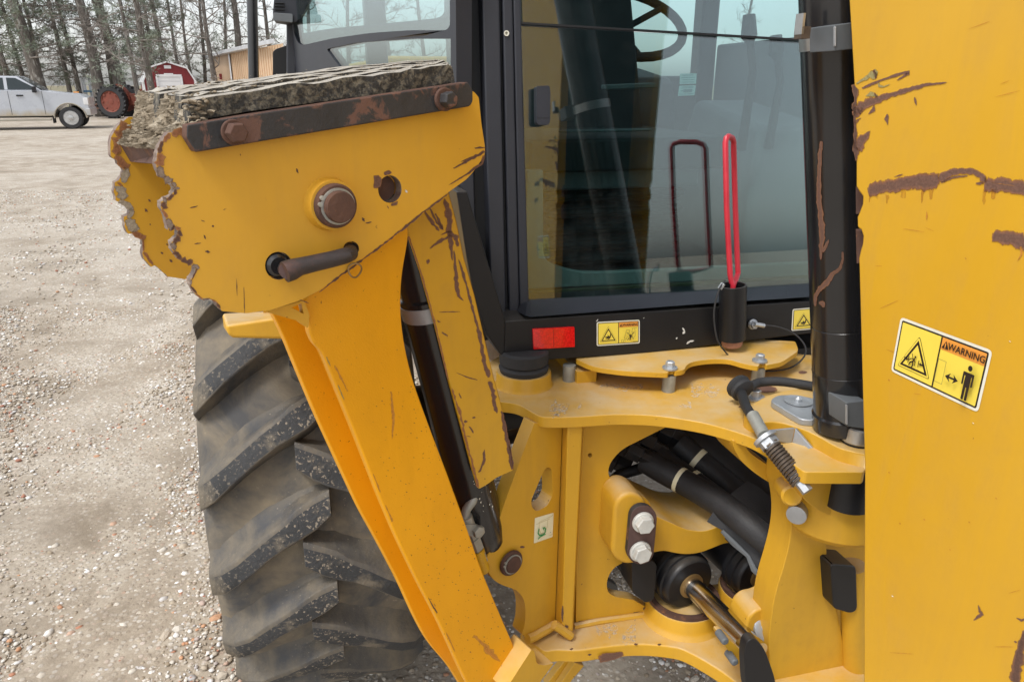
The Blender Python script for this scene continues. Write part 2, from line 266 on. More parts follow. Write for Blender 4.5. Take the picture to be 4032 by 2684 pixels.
class MB:
    """collects faces of several materials, then links them as ONE mesh object"""
    def __init__(s): s.v = []; s.f = []; s.m = []; s.mats = []; s.w = {}
    def mi(s, mat):
        if mat not in s.mats: s.mats.append(mat)
        return s.mats.index(mat)
    def add(s, vs, fs, mat):
        o = len(s.v); s.v += [Vector(q) for q in vs]; k = s.mi(mat)
        for f in fs: s.f.append(tuple(i+o for i in f)); s.m.append(k)
        return s
    def prism(s, poly, vec, mat, holes=(), side=None):
        loops = [list(poly)] + [list(h) for h in holes]; flat = [p for lp in loops for p in lp]; n = len(flat); vec = Vector(vec)
        tri = tessellate_polygon(loops) if holes else [tuple(range(n))]
        s.add(flat + [p+vec for p in flat], [tuple(t) for t in tri] + [tuple(i+n for i in reversed(t)) for t in tri], mat)
        o = len(s.v) - 2*n; k = s.mi(side or mat); b = 0
        for lp in loops:
            m = len(lp)
            for i in range(m):
                j = (i+1) % m; s.f.append((o+b+i, o+b+j, o+b+j+n, o+b+i+n)); s.m.append(k)
            b += m
        return s
    def plate(s, plane, pts, t, mat, r=0, holes=(), side=None):
        return s.prism(plane.all(fillet(pts, r) if r else pts), plane.n*t, mat, [plane.all(h) for h in holes], side)
    def loft(s, a, b, mat, cap=True):
        n = len(a); fs = [(i, (i+1) % n, (i+1) % n+n, i+n) for i in range(n)]
        if cap: fs += [tuple(range(n))[::-1], tuple(range(n, 2*n))]
        return s.add(list(a)+list(b), fs, mat)
    def rings(s, rs, mat, caps=True):
        n = len(rs[0]); vs = [p for r in rs for p in r]; fs = []
        for k in range(len(rs)-1):
            for i in range(n): fs.append((k*n+i, k*n+(i+1) % n, (k+1)*n+(i+1) % n, (k+1)*n+i))
        if caps: fs += [tuple(range(n))[::-1], tuple(range((len(rs)-1)*n, len(rs)*n))]
        return s.add(vs, fs, mat)
    def lathe(s, c, axis, prof, mat, n=24, caps=True, a0=0):
        c = Vector(c); axis = Vector(axis).normalized(); x = axis.orthogonal().normalized(); y = axis.cross(x)
        return s.rings([[c + axis*t + (x*math.cos(a0+2*PI*k/n) + y*math.sin(a0+2*PI*k/n))*max(r, 1e-5) for k in range(n)] for r, t in prof], mat, caps)
    def tube(s, pts, r, mat, n=10, caps=True):
        pts = [Vector(p) for p in pts]; rs = []; x = None
        for i, p in enumerate(pts):
            t = (pts[min(i+1, len(pts)-1)] - pts[max(i-1, 0)]).normalized()
            x = t.orthogonal().normalized() if x is None else (x - t*x.dot(t)).normalized()
            y = t.cross(x); q = r[i] if isinstance(r, (list, tuple)) else r
            rs.append([p + (x*math.cos(2*PI*k/n) + y*math.sin(2*PI*k/n))*q for k in range(n)])
        return s.rings(rs, mat, caps)
    def box(s, c, ax, ay, az, mat):
        c, ax, ay, az = Vector(c), Vector(ax), Vector(ay), Vector(az)
        vs = [c + ax*i + ay*j + az*k for k in (-1, 1) for j in (-1, 1) for i in (-1, 1)]
        return s.add(vs, [(0, 2, 3, 1), (4, 5, 7, 6), (0, 1, 5, 4), (2, 6, 7, 3), (0, 4, 6, 2), (1, 3, 7, 5)], mat)
    def stroke(s, plane, pts, mat, lift=.0006, jit=.25):
        """a ragged ribbon lying on a surface: points (x, y, width) in picture units"""
        q = []; P = [Vector(p[:2]) for p in pts]
        for i in range(len(P)-1):
            k = max(2, int((P[i+1]-P[i]).length/7))
            for j in range(k): t = j/k; q.append((P[i].lerp(P[i+1], t), pts[i][2]*(1-t)+pts[i+1][2]*t))
        q.append((P[-1], pts[-1][2])); L, R = [], []
        for i, (p, wd) in enumerate(q):
            t = (q[min(i+1, len(q)-1)][0] - q[max(i-1, 0)][0]).normalized(); nrm = Vector((-t.y, t.x))
            wd = wd*1.28 + .6; L.append(p + nrm*wd*.5*(1+random.uniform(-jit, jit))); R.append(p - nrm*wd*.5*(1+random.uniform(-jit, jit)))
        pl = plane.off(-lift); return s.ribbon(pl.all(L), pl.all([p for p, _ in q]), pl.all(R), mat)
    def ribbon(s, a, c, b, mat):
        n = len(a); o = len(s.v); s.add(a+c+b, [(i, i+1, n+i+1, n+i) for i in range(n-1)] + [(n+i, n+i+1, 2*n+i+1, 2*n+i) for i in range(n-1)], mark_mat(mat))
        for i in range(n): s.w[o+i] = 0.0; s.w[o+2*n+i] = 0.0; s.w[o+n+i] = .35 if i in (0, n-1) else 1.0
        return s
    def blot(s, plane, pts, mat, lift=.0006, r=2):
        c = sum((Vector(p[:2]) for p in pts), Vector((0, 0)))/len(pts); o = len(s.v)
        poly = plane.off(-lift).all([tuple(c + (Vector(p[:2])-c)*1.3) for p in (fillet(pts, r, 2) if r else pts)]); n = len(poly); inner = [p.lerp(sum(poly, Vector((0, 0, 0)))/n, .55) for p in poly]
        s.add(poly + inner, [(i, (i+1) % n, n+(i+1) % n, n+i) for i in range(n)] + [tuple(t) for t in ((n+a, n+b, n+d) for a, b, d in tessellate_polygon([inner]))], mark_mat(mat))
        for i in range(n): s.w[o+i] = 0.0
        return s
    def build(s, name, parent=None, bevel=0, seg=2, sharp=35, smooth=True, kind=None, origin=None, label=None):
        o0 = Vector(origin) if origin is not None else (parent_origin(parent) if parent else Vector((0, 0, 0)))
        me = bpy.data.meshes.new(name); me.from_pydata([tuple(q-o0) for q in s.v], [], s.f)
        me.polygons.foreach_set('material_index', s.m)
        if s.w:
            at = me.attributes.new('wear', 'FLOAT', 'POINT'); at.data.foreach_set('value', [s.w.get(i, 1.0) for i in range(len(s.v))])
        for mt in s.mats: me.materials.append(MATS[mt])
        bm = bmesh.new(); bm.from_mesh(me); bmesh.ops.recalc_face_normals(bm, faces=bm.faces[:]); bm.to_mesh(me); bm.free()
        if smooth:
            me.polygons.foreach_set('use_smooth', [True]*len(me.polygons)); me.set_sharp_from_angle(angle=rad(sharp))
        ob = bpy.data.objects.new(name, me); COL.objects.link(ob)
        if parent: ob.parent = parent
        elif origin is not None: ob.location = o0
        if bevel:
            md = ob.modifiers.new('bevel', 'BEVEL'); md.width = bevel; md.segments = seg; md.limit_method = 'ANGLE'; md.angle_limit = rad(40); md.harden_normals = smooth
        if kind: ob['kind'] = kind
        if label: ob['label'] = label
        return ob
def parent_origin(p):
    v = Vector((0, 0, 0))
    while p: v += p.location; p = p.parent
    return v
def thing(name, label, cat, loc, group=None):
    o = bpy.data.objects.new(name, None); COL.objects.link(o); o.location = loc; o.empty_display_size = .1
    o['label'] = label; o['category'] = cat
    if group: o['group'] = group
    return o
def tag(o, label, cat, group=None):
    o['label'] = label; o['category'] = cat
    if group: o['group'] = group
def part(name, f, parent, **k):
    m = MB(); f(m); return m.build(name, parent, **k)
def pxm(p, d): return p/FPX*d          # picture units to metres at depth d
def depth(P): return (P - CAMP).dot(Vector((0, CT, -ST)))

# ------------------------------------------------------------------ the ground
def make_ground():
    m = MB(); g = []
    xs = sorted(set([-900, -300, -100, -40, -20] + [x*.5 for x in range(-24, 17)] + [12, 20, 40, 100, 300, 900]))
    ys = sorted(set([-900, -300, -80, -30, -10, -4, -1] + [y*.4 for y in range(0, 30)] + [13, 15, 18, 22, 28, 36, 50, 80, 200, 500, 1200]))
    def h(x, y):
        k = math.exp(-((x+1)/9)**2 - ((y-4)/9)**2)
        return k*(.018*math.sin(1.7*x+.6*y) + .012*math.sin(3.1*y-.8*x+1) + .008*math.sin(5.3*x+2.7*y)) - .012*k
    vs = [(x, y, h(x, y)) for y in ys for x in xs]; W = len(xs)
    m.add(vs, [(j*W+i, j*W+i+1, (j+1)*W+i+1, (j+1)*W+i) for j in range(len(ys)-1) for i in range(W-1)], 'gravel_ground')
    return m.build('ground', kind='structure'), h
ground, gh = make_ground()
part('field', lambda m: m.add([(-600, 54, .02), (600, 54, .02), (600, 1000, .02), (-600, 1000, .02)], [(0, 1, 2, 3)], 'field_grass'), None, kind='structure')

def ico():
    bm = bmesh.new(); bmesh.ops.create_icosphere(bm, subdivisions=1, radius=1)
    v = np.array([q.co[:] for q in bm.verts]); f = np.array([[q.index for q in p.verts] for p in bm.faces]); bm.free(); return v, f
IV, IF = ico()
def stone_shape():
    v = IV*RNG.uniform(.72, 1.18, (len(IV), 1)); return v*np.array([1, RNG.uniform(.6, .95), RNG.uniform(.38, .65)])
SHAPES = [stone_shape() for _ in range(24)]
def scatter():
    pts = []
    def zone(n, x0, x1, y0, y1, s0, s1):
        x = RNG.uniform(x0, x1, n); y = RNG.uniform(y0, y1, n)
        s = s0*(s1/s0)**(RNG.uniform(0, 1, n)**2.2)
        keep = np.abs(x) < .78*y + .5
        # worn bare patches between the loose stones
        pt = np.sin(1.9*x+.7*y)*np.sin(2.3*y-.9*x+.5) + .5*np.sin(5*x+3*y)
        keep &= (pt > -.35) | (RNG.uniform(0, 1, n) < .30)
        pts.append(np.stack([x, y, s], 1)[keep])
    zone(52000, -2.6, 2.2, .9, 3.0, .0036, .0115)
    zone(40000, -4.4, 3.0, 3.0, 5.4, .0055, .014)
    zone(20000, -8.5, 3.0, 5.4, 12, .008, .020)
    zone(1500, -2.4, 1.0, 1.2, 3.2, .009, .019); zone(330, -2.2, .2, 1.2, 2.6, .013, .024)
    P = np.concatenate(pts); order = np.argsort(-P[:, 2]/np.hypot(P[:, 0], P[:, 1])); P = P[order]
    return P
SP = scatter()
# the 300 that show largest are stones of their own, the rest one mass of gravel
SM = []
for q in SHAPES[:12]:
    me = bpy.data.meshes.new('stone'); me.from_pydata([tuple(x) for x in q], [], [tuple(int(i) for i in f) for f in IF]); me.materials.append(MATS['gravel_stone']); SM.append(me)
for k in range(300):
    x, y, s = SP[k]; o = bpy.data.objects.new('stone', SM[k % 12]); COL.objects.link(o); o.parent = ground
    o.location = (x, y, gh(x, y) + s*.22); o.scale = (s, s, s*random.uniform(.8, 1.1)); o.rotation_euler = (random.uniform(-.3, .3), random.uniform(-.3, .3), random.uniform(0, 6.28))
def gravel_mass(P):
    n = len(P); nv = len(IV); V = np.empty((n, nv, 3)); which = RNG.integers(0, len(SHAPES), n); a = RNG.uniform(0, 2*PI, n)
    for k, sh in enumerate(SHAPES):
        i = np.where(which == k)[0]; c, s_ = np.cos(a[i])[:, None], np.sin(a[i])[:, None]; sz = P[i, 2][:, None]
        V[i, :, 0] = (sh[:, 0]*c - sh[:, 1]*s_)*sz + P[i, 0][:, None]; V[i, :, 1] = (sh[:, 0]*s_ + sh[:, 1]*c)*sz + P[i, 1][:, None]
        V[i, :, 2] = (sh[:, 2] + .2)*sz + np.array([gh(x, y) for x, y in P[i, :2]])[:, None]
    F = (IF[None] + (np.arange(n)*nv)[:, None, None]).reshape(-1, 3)
    me = bpy.data.meshes.new('gravel'); me.vertices.add(n*nv); me.vertices.foreach_set('co', V.reshape(-1)); nf = len(F)
    me.loops.add(nf*3); me.loops.foreach_set('vertex_index', F.reshape(-1).astype(np.int32)); me.polygons.add(nf)
    me.polygons.foreach_set('loop_start', np.arange(0, nf*3, 3, dtype=np.int32)); me.update(); me.validate()
    me.materials.append(MATS['gravel_stone']); o = bpy.data.objects.new('gravel', me); COL.objects.link(o); o.parent = ground; o['kind'] = 'stuff'
gravel_mass(SP[300:])

# ================================================================== the backhoe loader
BH = thing('backhoe_loader', 'yellow backhoe loader with black cab, rear stabilizer leg folded up and scratched boom', 'backhoe loader', Mw(.85, 2.0, 0))

# ---- rear tyres
RT = .66
def lug_mesh(side):
    m = MB(); n = 9; rows = []
    for i in range(n):
        t = i/(n-1); lat = -.222 + t*.252               # from the shoulder to past the middle
        ang = rad(-7.5 + 15*t**1.15 + 1.5*math.sin(PI*t)); e = max(0, (abs(lat)-.13)/.095)
        rt = RT - .004*(lat/.2)**2 - .030*e**2.2; rb = .603 - .035*e**2
        if i == 0: rt -= .01
        wt = (.0245 + .004*(1-t) + (.007 if i >= n-3 else 0))*(.8 if i == n-1 else 1); up = .052*(.35 + .65*math.sin(PI*min(1, t*.9+.15)))
        row = []
        for (wd, r) in ((-wt-.012, rb-.004), (-wt*1.02, rt-.003), (-wt*.85, rt), (wt*.75, rt), (wt+.004, rt-.004), (wt+up*.42, rb+.016), (wt+up, rb+.002)):
            a = ang + wd/RT; r += random.uniform(-.0022, .0012); a += random.uniform(-.003, .003); row.append(Vector((lat*side, -math.cos(a)*r, math.sin(a)*r)))
        rows.append(row)
    k = 7; vs = [p for r in rows for p in r]
    for j in range(k-1):
        m.add(vs if j == 0 else [], [], 'lug_rubber')
        for i in range(n-1):
            m.f.append((i*k+j, i*k+j+1, (i+1)*k+j+1, (i+1)*k+j)); m.m.append(m.mi('lug_top' if j in (2,) else 'lug_rubber'))
    m.f += [tuple(range(k)), tuple(reversed(range((n-1)*k, n*k)))]; m.m += [0, 0]
    ob = m.build('tread_lug', None, bevel=.008, seg=3, sharp=60); return ob
def rear_tyre(first, mx, protos, spin=0):
    o = Mw(mx, 1.99, RT)
    if first is None:
        m = MB(); prof = [(.40, -.19), (.47, -.222), (.53, -.232), (.570, -.222), (.592, -.20), (.604, -.15), (.609, -.08), (.611, 0)]
        prof = prof + [(r, -t) for r, t in prof[-2::-1]]
        m.lathe((0, 0, 0), (1, 0, 0), prof, 'tyre_rubber', 72, caps=False); ob = m.build('rear_tyre', None)
    else: ob = first.copy(); COL.objects.link(ob)
    ob.parent = BH; ob.location = o - BH.location; ob.rotation_euler = (0, 0, YAW_M)
    for k in range(20):
        for side in (0, 1):
            lg = protos[side] if first is None and k == 0 else protos[side].copy()
            if not (first is None and k == 0): COL.objects.link(lg)
            lg.parent = ob; lg.rotation_euler = (rad(-(18*k + 9*side + 5.0 + spin)), 0, 0)
    return ob
PR = [lug_mesh(1), lug_mesh(-1)]
ty = rear_tyre(None, -.07, PR); rear_tyre(ty, 1.77, PR, 7)
def rim(m, mx):
    c = Mw(mx, 1.99, RT); m.lathe(c, MX, [(.06, -.12), (.2, -.12), (.26, -.06), (.36, -.10), (.42, -.19), (.40, -.195), (.40, .19), (.06, .1)], 'yellow', 36)
part('wheel_rim', lambda m: rim(m, -.07), BH); part('wheel_rim', lambda m: rim(m, 1.77), BH)
part('rear_axle', lambda m: m.lathe(Mw(.15, 2.02, RT), MX, [(.10, 0), (.09, .4), (.17, .55), (.17, .85), (.09, 1.0), (.10, 1.4)], 'black_paint_and_shade'), BH)
# fender over the left tyre
def fender(m):
    prof = [(1.44, 1.19), (1.44, 1.21), (1.46, 1.235), (1.57, 1.31), (1.8, 1.38), (2.05, 1.40), (2.35, 1.38), (2.6, 1.30), (2.62, 1.285)]
    for x0, x1 in ((-.135, .26),):
        a = [Mw(x0, y, z) for y, z in prof] + [Mw(x0, y+.012, z-.022) for y, z in prof[::-1]]; b = [Mw(x1, y, z) for y, z in prof] + [Mw(x1, y+.012, z-.022) for y, z in prof[::-1]]
        m.loft(a, b, 'yellow', cap=False); n = len(prof)
        m.add(a, [(i, i+1, 2*n-2-i, 2*n-1-i) for i in range(n-1)], 'yellow'); m.add(b, [(i, i+1, 2*n-2-i, 2*n-1-i) for i in range(n-1)], 'yellow')
part('fender', fender, BH, bevel=.006)
def lip(m):
    a = PM(1.335).all([(519, 748), (660, 727), (760, 712), (760, 780), (653, 780), (536, 777), (523, 768)]); b = PM(1.46).all([(511, 720), (660, 714), (760, 706), (760, 764), (653, 765), (532, 764), (515, 756)])
    m.loft(a, b, 'yellow')
part('fender_lip', lip, BH, bevel=.006, seg=3)

# ---- stabilizer: pad
S0 = .80; pS = PS(S0); pR = PS(S0+.215)
rear_out = zA((1000, 900), (930, 950), (860, 1050), (850, 1200), (900, 1240), (950, 1300), (945, 1350), (900, 1400)) + zE((880, 60), (890, 180), (950, 185), (1000, 240), (1000, 280), (950, 300), (960, 370), (990, 430), (1050, 440), (1100, 480), (1110, 530), (1090, 580), (1120, 640), (1165, 680), (1230, 690), (1270, 740), (1300, 770), (1475, 778)) + [(700, 640), (960, 470), (1030, 330), (1020, 215), (600, 262)]
front_left = zA((1400, 1010), (1300, 1030), (1250, 1090), (1210, 1180), (1205, 1280), (1240, 1370), (1310, 1400), (1340, 1440)) + zE((1345, 90), (1330, 130), (1270, 165), (1240, 185), (1245, 240), (1280, 310), (1300, 405), (1340, 370), (1370, 400), (1370, 450), (1320, 500), (1330, 560), (1380, 630), (1470, 660), (1515, 700), (1475, 785), (1465, 830), (1510, 890), (1560, 935), (1620, 930), (1670, 960), (1690, 1010))
front_out = front_left + zE((1705, 1028), (1900, 1045)) + zF((130, 1020), (370, 940), (520, 860), (640, 765), (900, 575), (1060, 455), (1300, 262), (1500, 112), (1640, 12)) + zB((1690, 1330), (1780, 1200), (1783, 1130), (1755, 950), (1735, 750), (1690, 700)) + [(1070, 215), (760, 262), (440, 318)]
def jag(pts, a):
    out = []
    for i, p in enumerate(pts):
        out.append((p[0]+random.uniform(-a, a), p[1]+random.uniform(-a, a)))
        if i < len(pts)-1:
            for t in (.33, .67): out.append((p[0]*(1-t)+pts[i+1][0]*t+random.uniform(-a, a), p[1]*(1-t)+pts[i+1][1]*t+random.uniform(-a, a)))
    return out
front_out = jag(front_left, 2.0) + fillet(front_out[len(front_left):], 5, 2); rear_out = jag(rear_out[:26], 2.6) + rear_out[26:]
part('pad_plate', lambda m: m.plate(pS, front_out, .014, 'yellow_pad', holes=[ellipse(897, 435, 27, 31.5), ellipse(641, 611, 31, 32), ellipse(808, 572, 18, 17)], side='cut_steel'), BH, bevel=.0012, seg=1, smooth=False)
part('pad_plate', lambda m: m.plate(pR, rear_out, .014, 'yellow_pad', side='cut_steel'), BH, bevel=.0012, seg=1, smooth=False, label='far yellow side plate of the stabilizer pad, flame-cut edge caked with dirt')
def wear(m):
    for i in range(len(front_left)-1):       # worn, rusty band just inside the notched edge
        (x0, y0), (x1, y1) = front_left[i][:2], front_left[i+1][:2]
        w0 = random.uniform(7, 20) if i < 22 else random.uniform(3, 8)
        if i in (3, 4, 5, 10, 11): w0 += 9
        m.stroke(pS, [(x0+w0*.4, y0+.5, w0), (x1+w0*.4, y1+.5, w0*random.uniform(.7, 1.2))], random.choice(['rust', 'rust', 'cut_steel', 'rust_orange']), .0005, .5)
    for x, y, a, b in ((446, 476, 19, 3), (684, 393, 4, 12), (478, 579, 12, 5), (471, 545, 4, 9), (1090, 360, 60, 3), (836, 505, 5, 7), (545, 660, 1.2, 40), (562, 690, 1.4, 60), (848, 512, 14, 3), (1105, 340, 26, 5), (935, 440, 4, 8), (700, 693, 22, 2), (455, 560, 16, 2), (490, 520, 5, 5), (467, 508, 10, 2)):
        c = random.uniform(-.25, .25); m.stroke(pS, [(x-a/2, y+a*c-b*.5*(b > a), min(a, b)*.5), (x, y, min(a, b)), (x+a/2, y-a*c+b*.5*(b > a), min(a, b)*.4)], 'rust' if y != 440 else 'decal_white', .0004, .4)
    m.stroke(pS, zB((1540, 1300, 4), (1650, 1240, 7), (1780, 1170, 6)), 'rust', .0005, .5)
    m.stroke(pS, zB((1500, 1430, 2), (1640, 1345, 4), (1760, 1260, 7), (1782, 1200, 7)), 'rust', .0005, .5)
    lo = zF((500, 885, 3), (640, 775, 4), (900, 585, 5), (1060, 465, 3), (1180, 370, 5), (1300, 270, 3), (1500, 122, 4)); m.stroke(pS, lo, 'rust', .0005, .7)
    m.blot(pS, zB((930, 1400), (925, 1360), (960, 1355), (985, 1385), (975, 1440), (960, 1447), (925, 1445)), 'rust_dark'); m.blot(pS, zB((1005, 1330), (1040, 1315), (1065, 1330), (1050, 1345), (1012, 1352)), 'rust_dark')
    m.blot(pS, zF((1060, 200), (1110, 180), (1105, 210), (1062, 217)), 'rust_dark')
    m.stroke(pS, zF((1030, 215, 2), (1040, 240, 2)), 'rust_dark')
    rl = zA((940, 950), (870, 1060), (862, 1200), (960, 1300), (910, 1410)) + zE((900, 60), (905, 170), (1010, 250), (960, 310), (1000, 420), (1100, 470), (1100, 570), (1170, 670))
    for i in range(len(rl)-1):
        w0 = random.uniform(12, 30) if i < 10 else random.uniform(4, 9)
        m.stroke(pR, [(rl[i][0]+w0*.42, rl[i][1], w0), (rl[i+1][0]+w0*.42, rl[i+1][1], w0*.8)], random.choice(['cut_steel', 'rust_orange', 'mud']), .0006, .4)
    for x, y, a in ((1155, 175, 6), (1320, 640, 7), (1250, 580, 5), (1130, 250, 8), (1160, 360, 3), (1290, 515, 4)):
        p = zE((x, y))[0]; m.stroke(pR, [(p[0]-a/2, p[1]-a*.5, 2), (p[0], p[1], a*.8), (p[0]+a*.4, p[1]+a*.5, 1.5)], 'rust_dark', .0006, .4)
part('worn_paint', wear, BH, smooth=False, kind='stuff')
# the bar clamping the rubber, and its two bolts
bar = zA((1440, 962), (1437, 1060), (1510, 1177)) + zB((0, 1102), (1670, 822), (1692, 785), (1692, 695), (1652, 632), (0, 878))
part('clamp_bar', lambda m: m.plate(PS(S0-.018), bar, .017, 'rust_bar', 5, side='rust'), BH, bevel=.002)
def pad_bolt(m, x, y, rw, rh, tilt):
    c = PS(S0-.019).at((x, y)); d = depth(c)
    m.lathe(c, -SY, [(pxm(rw, d), 0), (pxm(rw, d), .004), (pxm(rw*.96, d), .005)], 'rust', 22)
    m.lathe(c, -SY, [(pxm(rh, d), .005), (pxm(rh, d), .016), (pxm(rh*.86, d), .019)], 'rust_bar' if tilt else 'rust', 6, a0=.4+tilt)
part('clamp_bolt', lambda m: pad_bolt(m, 536, 304, 29, 24, 0), BH, bevel=.001); part('clamp_bolt', lambda m: pad_bolt(m, 1020, 229, 26, 19, .3), BH, bevel=.001)
# laminated rubber between the plates
near = [(447, 229), (584, 206), (733, 188), (912, 167), (1030, 149), (1040, 153), (1046, 190), (942, 208), (763, 232), (584, 255), (444, 280)]
far = [(322, 210), (450, 195), (600, 180), (793, 156), (1000, 142), (1008, 146), (1010, 186), (940, 202), (763, 226), (450, 268), (310, 285)]
pn, pf = PS(S0+.002), PS(S0+.205)
NA, FA = pn.all(near), pf.all(far)
NL = 8
for k in range(NL):
    t0, t1 = k/NL, (k+1)/NL
    def f(m):
        rows = 26; up = random.uniform(-.004, .004) if 0 < k < NL-1 else 0; ln = random.uniform(-.006, .006)
        def edge(t, idx):   # top or bottom polyline at depth fraction t, resampled
            a = [NA[i].lerp(FA[i], t) for i in idx]; out = []
            for r in range(rows+1):
                s = r/rows*(len(a)-1); i = min(int(s), len(a)-2); out.append(a[i].lerp(a[i+1], s-i))
            return out
        T0, T1, B0, B1 = (edge(t, ix) for ix in ((0, 1, 2, 3, 4, 5), (10, 9, 8, 7, 6)) for t in (t0+.006, t1-.006))
        secs = []
        for r in range(rows+1):
            j = Vector((0, 0, up + random.uniform(-.0018, .0018))); sh = SX*(ln if r == 0 else 0)
            wob = SY*random.uniform(-.0012, .0012)
            secs.append([T0[r]+j+sh+wob, T1[r]+j+sh+wob, B1[r]+sh, B0[r]+sh+wob])
        n = 4; vs = [p for s_ in secs for p in s_]
        m.add(vs, [], 'pad_rubber'); tp, sd_ = m.mi('pad_top'), m.mi('pad_rubber')
        for r in range(rows):
            for i in range(4):
                m.f.append((r*n+i, r*n+(i+1) % n, (r+1)*n+(i+1) % n, (r+1)*n+i)); m.m.append(tp if i == 0 else sd_)
        m.f += [(3, 2, 1, 0), tuple(rows*n+i for i in range(4))]; m.m += [sd_, sd_]
    part('rubber_layer', f, BH, bevel=.0022, seg=2, sharp=40)
# end channel of the pad between the plates
part('pad_crossplate', lambda m: m.prism([pS.at((395, 352)) + SY*.014, pS.at((375, 380)) + SY*.014, pR.at((300, 372)), pR.at((275, 330))], SX*.01 + UZ*-.002, 'rust'), BH)
part('pad_base_plate', lambda m: m.prism([pS.at((440, 300))+SY*.014, pS.at((1075, 215))+SY*.014, pR.at((1040, 190)), pR.at((300, 290))], UZ*-.012, 'rust'), BH)
# pivot pin with collar and retaining ring
def pin(m, plane, c, boss, ring, cap, boss_mat, h1, h2):
    P = plane.at(c); d = depth(P)
    if boss: m.lathe(P, -SY, [(pxm(boss*1.06, d), 0), (pxm(boss, d), .004), (pxm(boss*.97, d), h1*.7)], boss_mat, 36)
    m.lathe(P, -SY, [(pxm(ring, d), h1*.6), (pxm(ring*1.0, d), h1), (pxm(ring*.93, d), h1+.003), (pxm(cap*1.16, d), h1+.003)], 'rust', 36)
    m.lathe(P, -SY, [(pxm(cap*1.14, d), h1), (pxm(cap*1.14, d), h1+.005), (pxm(cap*1.03, d), h1+.005)], 'zinc_dull', 36)
    for a in (2.6, 2.95): m.lathe(P + (SX*math.cos(a)+UZ*math.sin(a))*pxm(cap*1.18, d) - SY*(h1+.002), -SY, [(pxm(cap*.15, d), 0), (pxm(cap*.15, d), .004)], 'zinc_dull', 10)
    m.lathe(P, -SY, [(pxm(cap, d), h1), (pxm(cap, d), h2), (pxm(cap*.93, d), h2+.003), (pxm(.4*cap, d), h2+.0035)], 'rust', 36)
part('pivot_pin', lambda m: pin(m, pS, (757, 469), 58, 50, 36, 'yellow_pad', .020, .030), BH)
def bush(m):
    c = pS.at((897, 435)); d = depth(c); r = pxm(29, d)
    m.lathe(c + SY*.001, SY, [(r, .014), (r*1.02, .03), (r*1.02, .10), (r*.3, .101)], 'rust', 28, caps=True)
part('bushing', bush, BH)

# ---- stabilizer: arm, cylinder, guard
armF = fillet([(690, 700), (800, 600), (938, 512), (941, 545, 30), (924, 640, 40), (922, 720, 40), (932, 800, 40), (952, 880, 40), (990, 985, 40), (1030, 1090, 40), (1070, 1200, 40), (1110, 1315, 40), (1150, 1410, 30), (1187, 1495, 18), (1172, 1523, 10), (1132, 1580), (1090, 1600), (1062, 1545, 30), (1010, 1430, 40), (962, 1340, 40), (912, 1235, 40), (872, 1140, 40), (832, 1035, 40), (800, 955, 40), (765, 868, 30), (742, 812, 12), (722, 790, 8), (712, 765, 8), (711, 725, 10)], 10, 4)
pA = PS(.835)
part('stabilizer_arm', lambda m: m.plate(pA, armF, .016, 'yellow_arm'), BH, bevel=.004, seg=3)
inset = [((x-920)*.93+928, y) for x, y in armF]
def web(m):
    a = [(1090, 1600), (1062, 1545), (1010, 1430), (962, 1340), (912, 1235), (872, 1140), (832, 1035), (800, 955), (765, 868), (742, 812), (700, 700)]
    q = [(x+20, y-2) for x, y in a] ; poly = a + q[::-1]
    P = PS(.851).all([(x+38, y) for x, y in a]); n = len(P); off = SY*.098 + UZ*.004
    mid = [p + SY*.05 + SX*.004 for p in P]
    vs = P + [p+off for p in P] + [p+off+SX*.03 for p in P] + [p+SX*.03 for p in P]
    fs = []
    for k in range(4):
        for i in range(n-1): fs.append((k*n+i, k*n+i+1, ((k+1) % 4)*n+i+1, ((k+1) % 4)*n+i))
    m.add(vs, fs + [(0, n, 2*n, 3*n), (n-1, 2*n-1, 3*n-1, 4*n-1)], 'yellow_arm')
part('arm_web', web, BH, bevel=.003)
armR = [(690, 700)] + [(x, y) for x, y in armF if y > 520 and x > 915 and y < 1530] + [(1150, 1600), (1075, 1600), (1030, 1530), (985, 1480), (955, 1425), (917, 1340), (875, 1260), (825, 1170), (775, 1062), (728, 960), (690, 870), (655, 775), (626, 715)]
def arm_rear(m):
    pl = PS(.945); m.plate(pl, fillet([(640, 690), (900, 560), (905, 700), (930, 850), (1000, 1080), (1080, 1300), (1140, 1500), (1120, 1600), (1075, 1600), (1035, 1535, 20), (987, 1480, 30), (957, 1425, 30), (919, 1340, 30), (877, 1260, 30), (827, 1170, 30), (777, 1062, 30), (730, 960, 30), (692, 870, 30), (652, 772, 30), (622, 712, 10)], 6, 4), .016, 'yellow_arm')
part('stabilizer_arm', arm_rear, BH, bevel=.004, seg=3, label='rear plate of the stabilizer arm')
part('arm_gusset', lambda m: m.plate(PS(.825), zF((95, 1035, 2), (160, 1010), (370, 950), (390, 950), (430, 1060), (420, 1165, 10), (330, 1100)), .012, 'yellow_pad', 4, holes=[zF((290, 1000), (365, 968), (385, 1050))]), BH, bevel=.002)
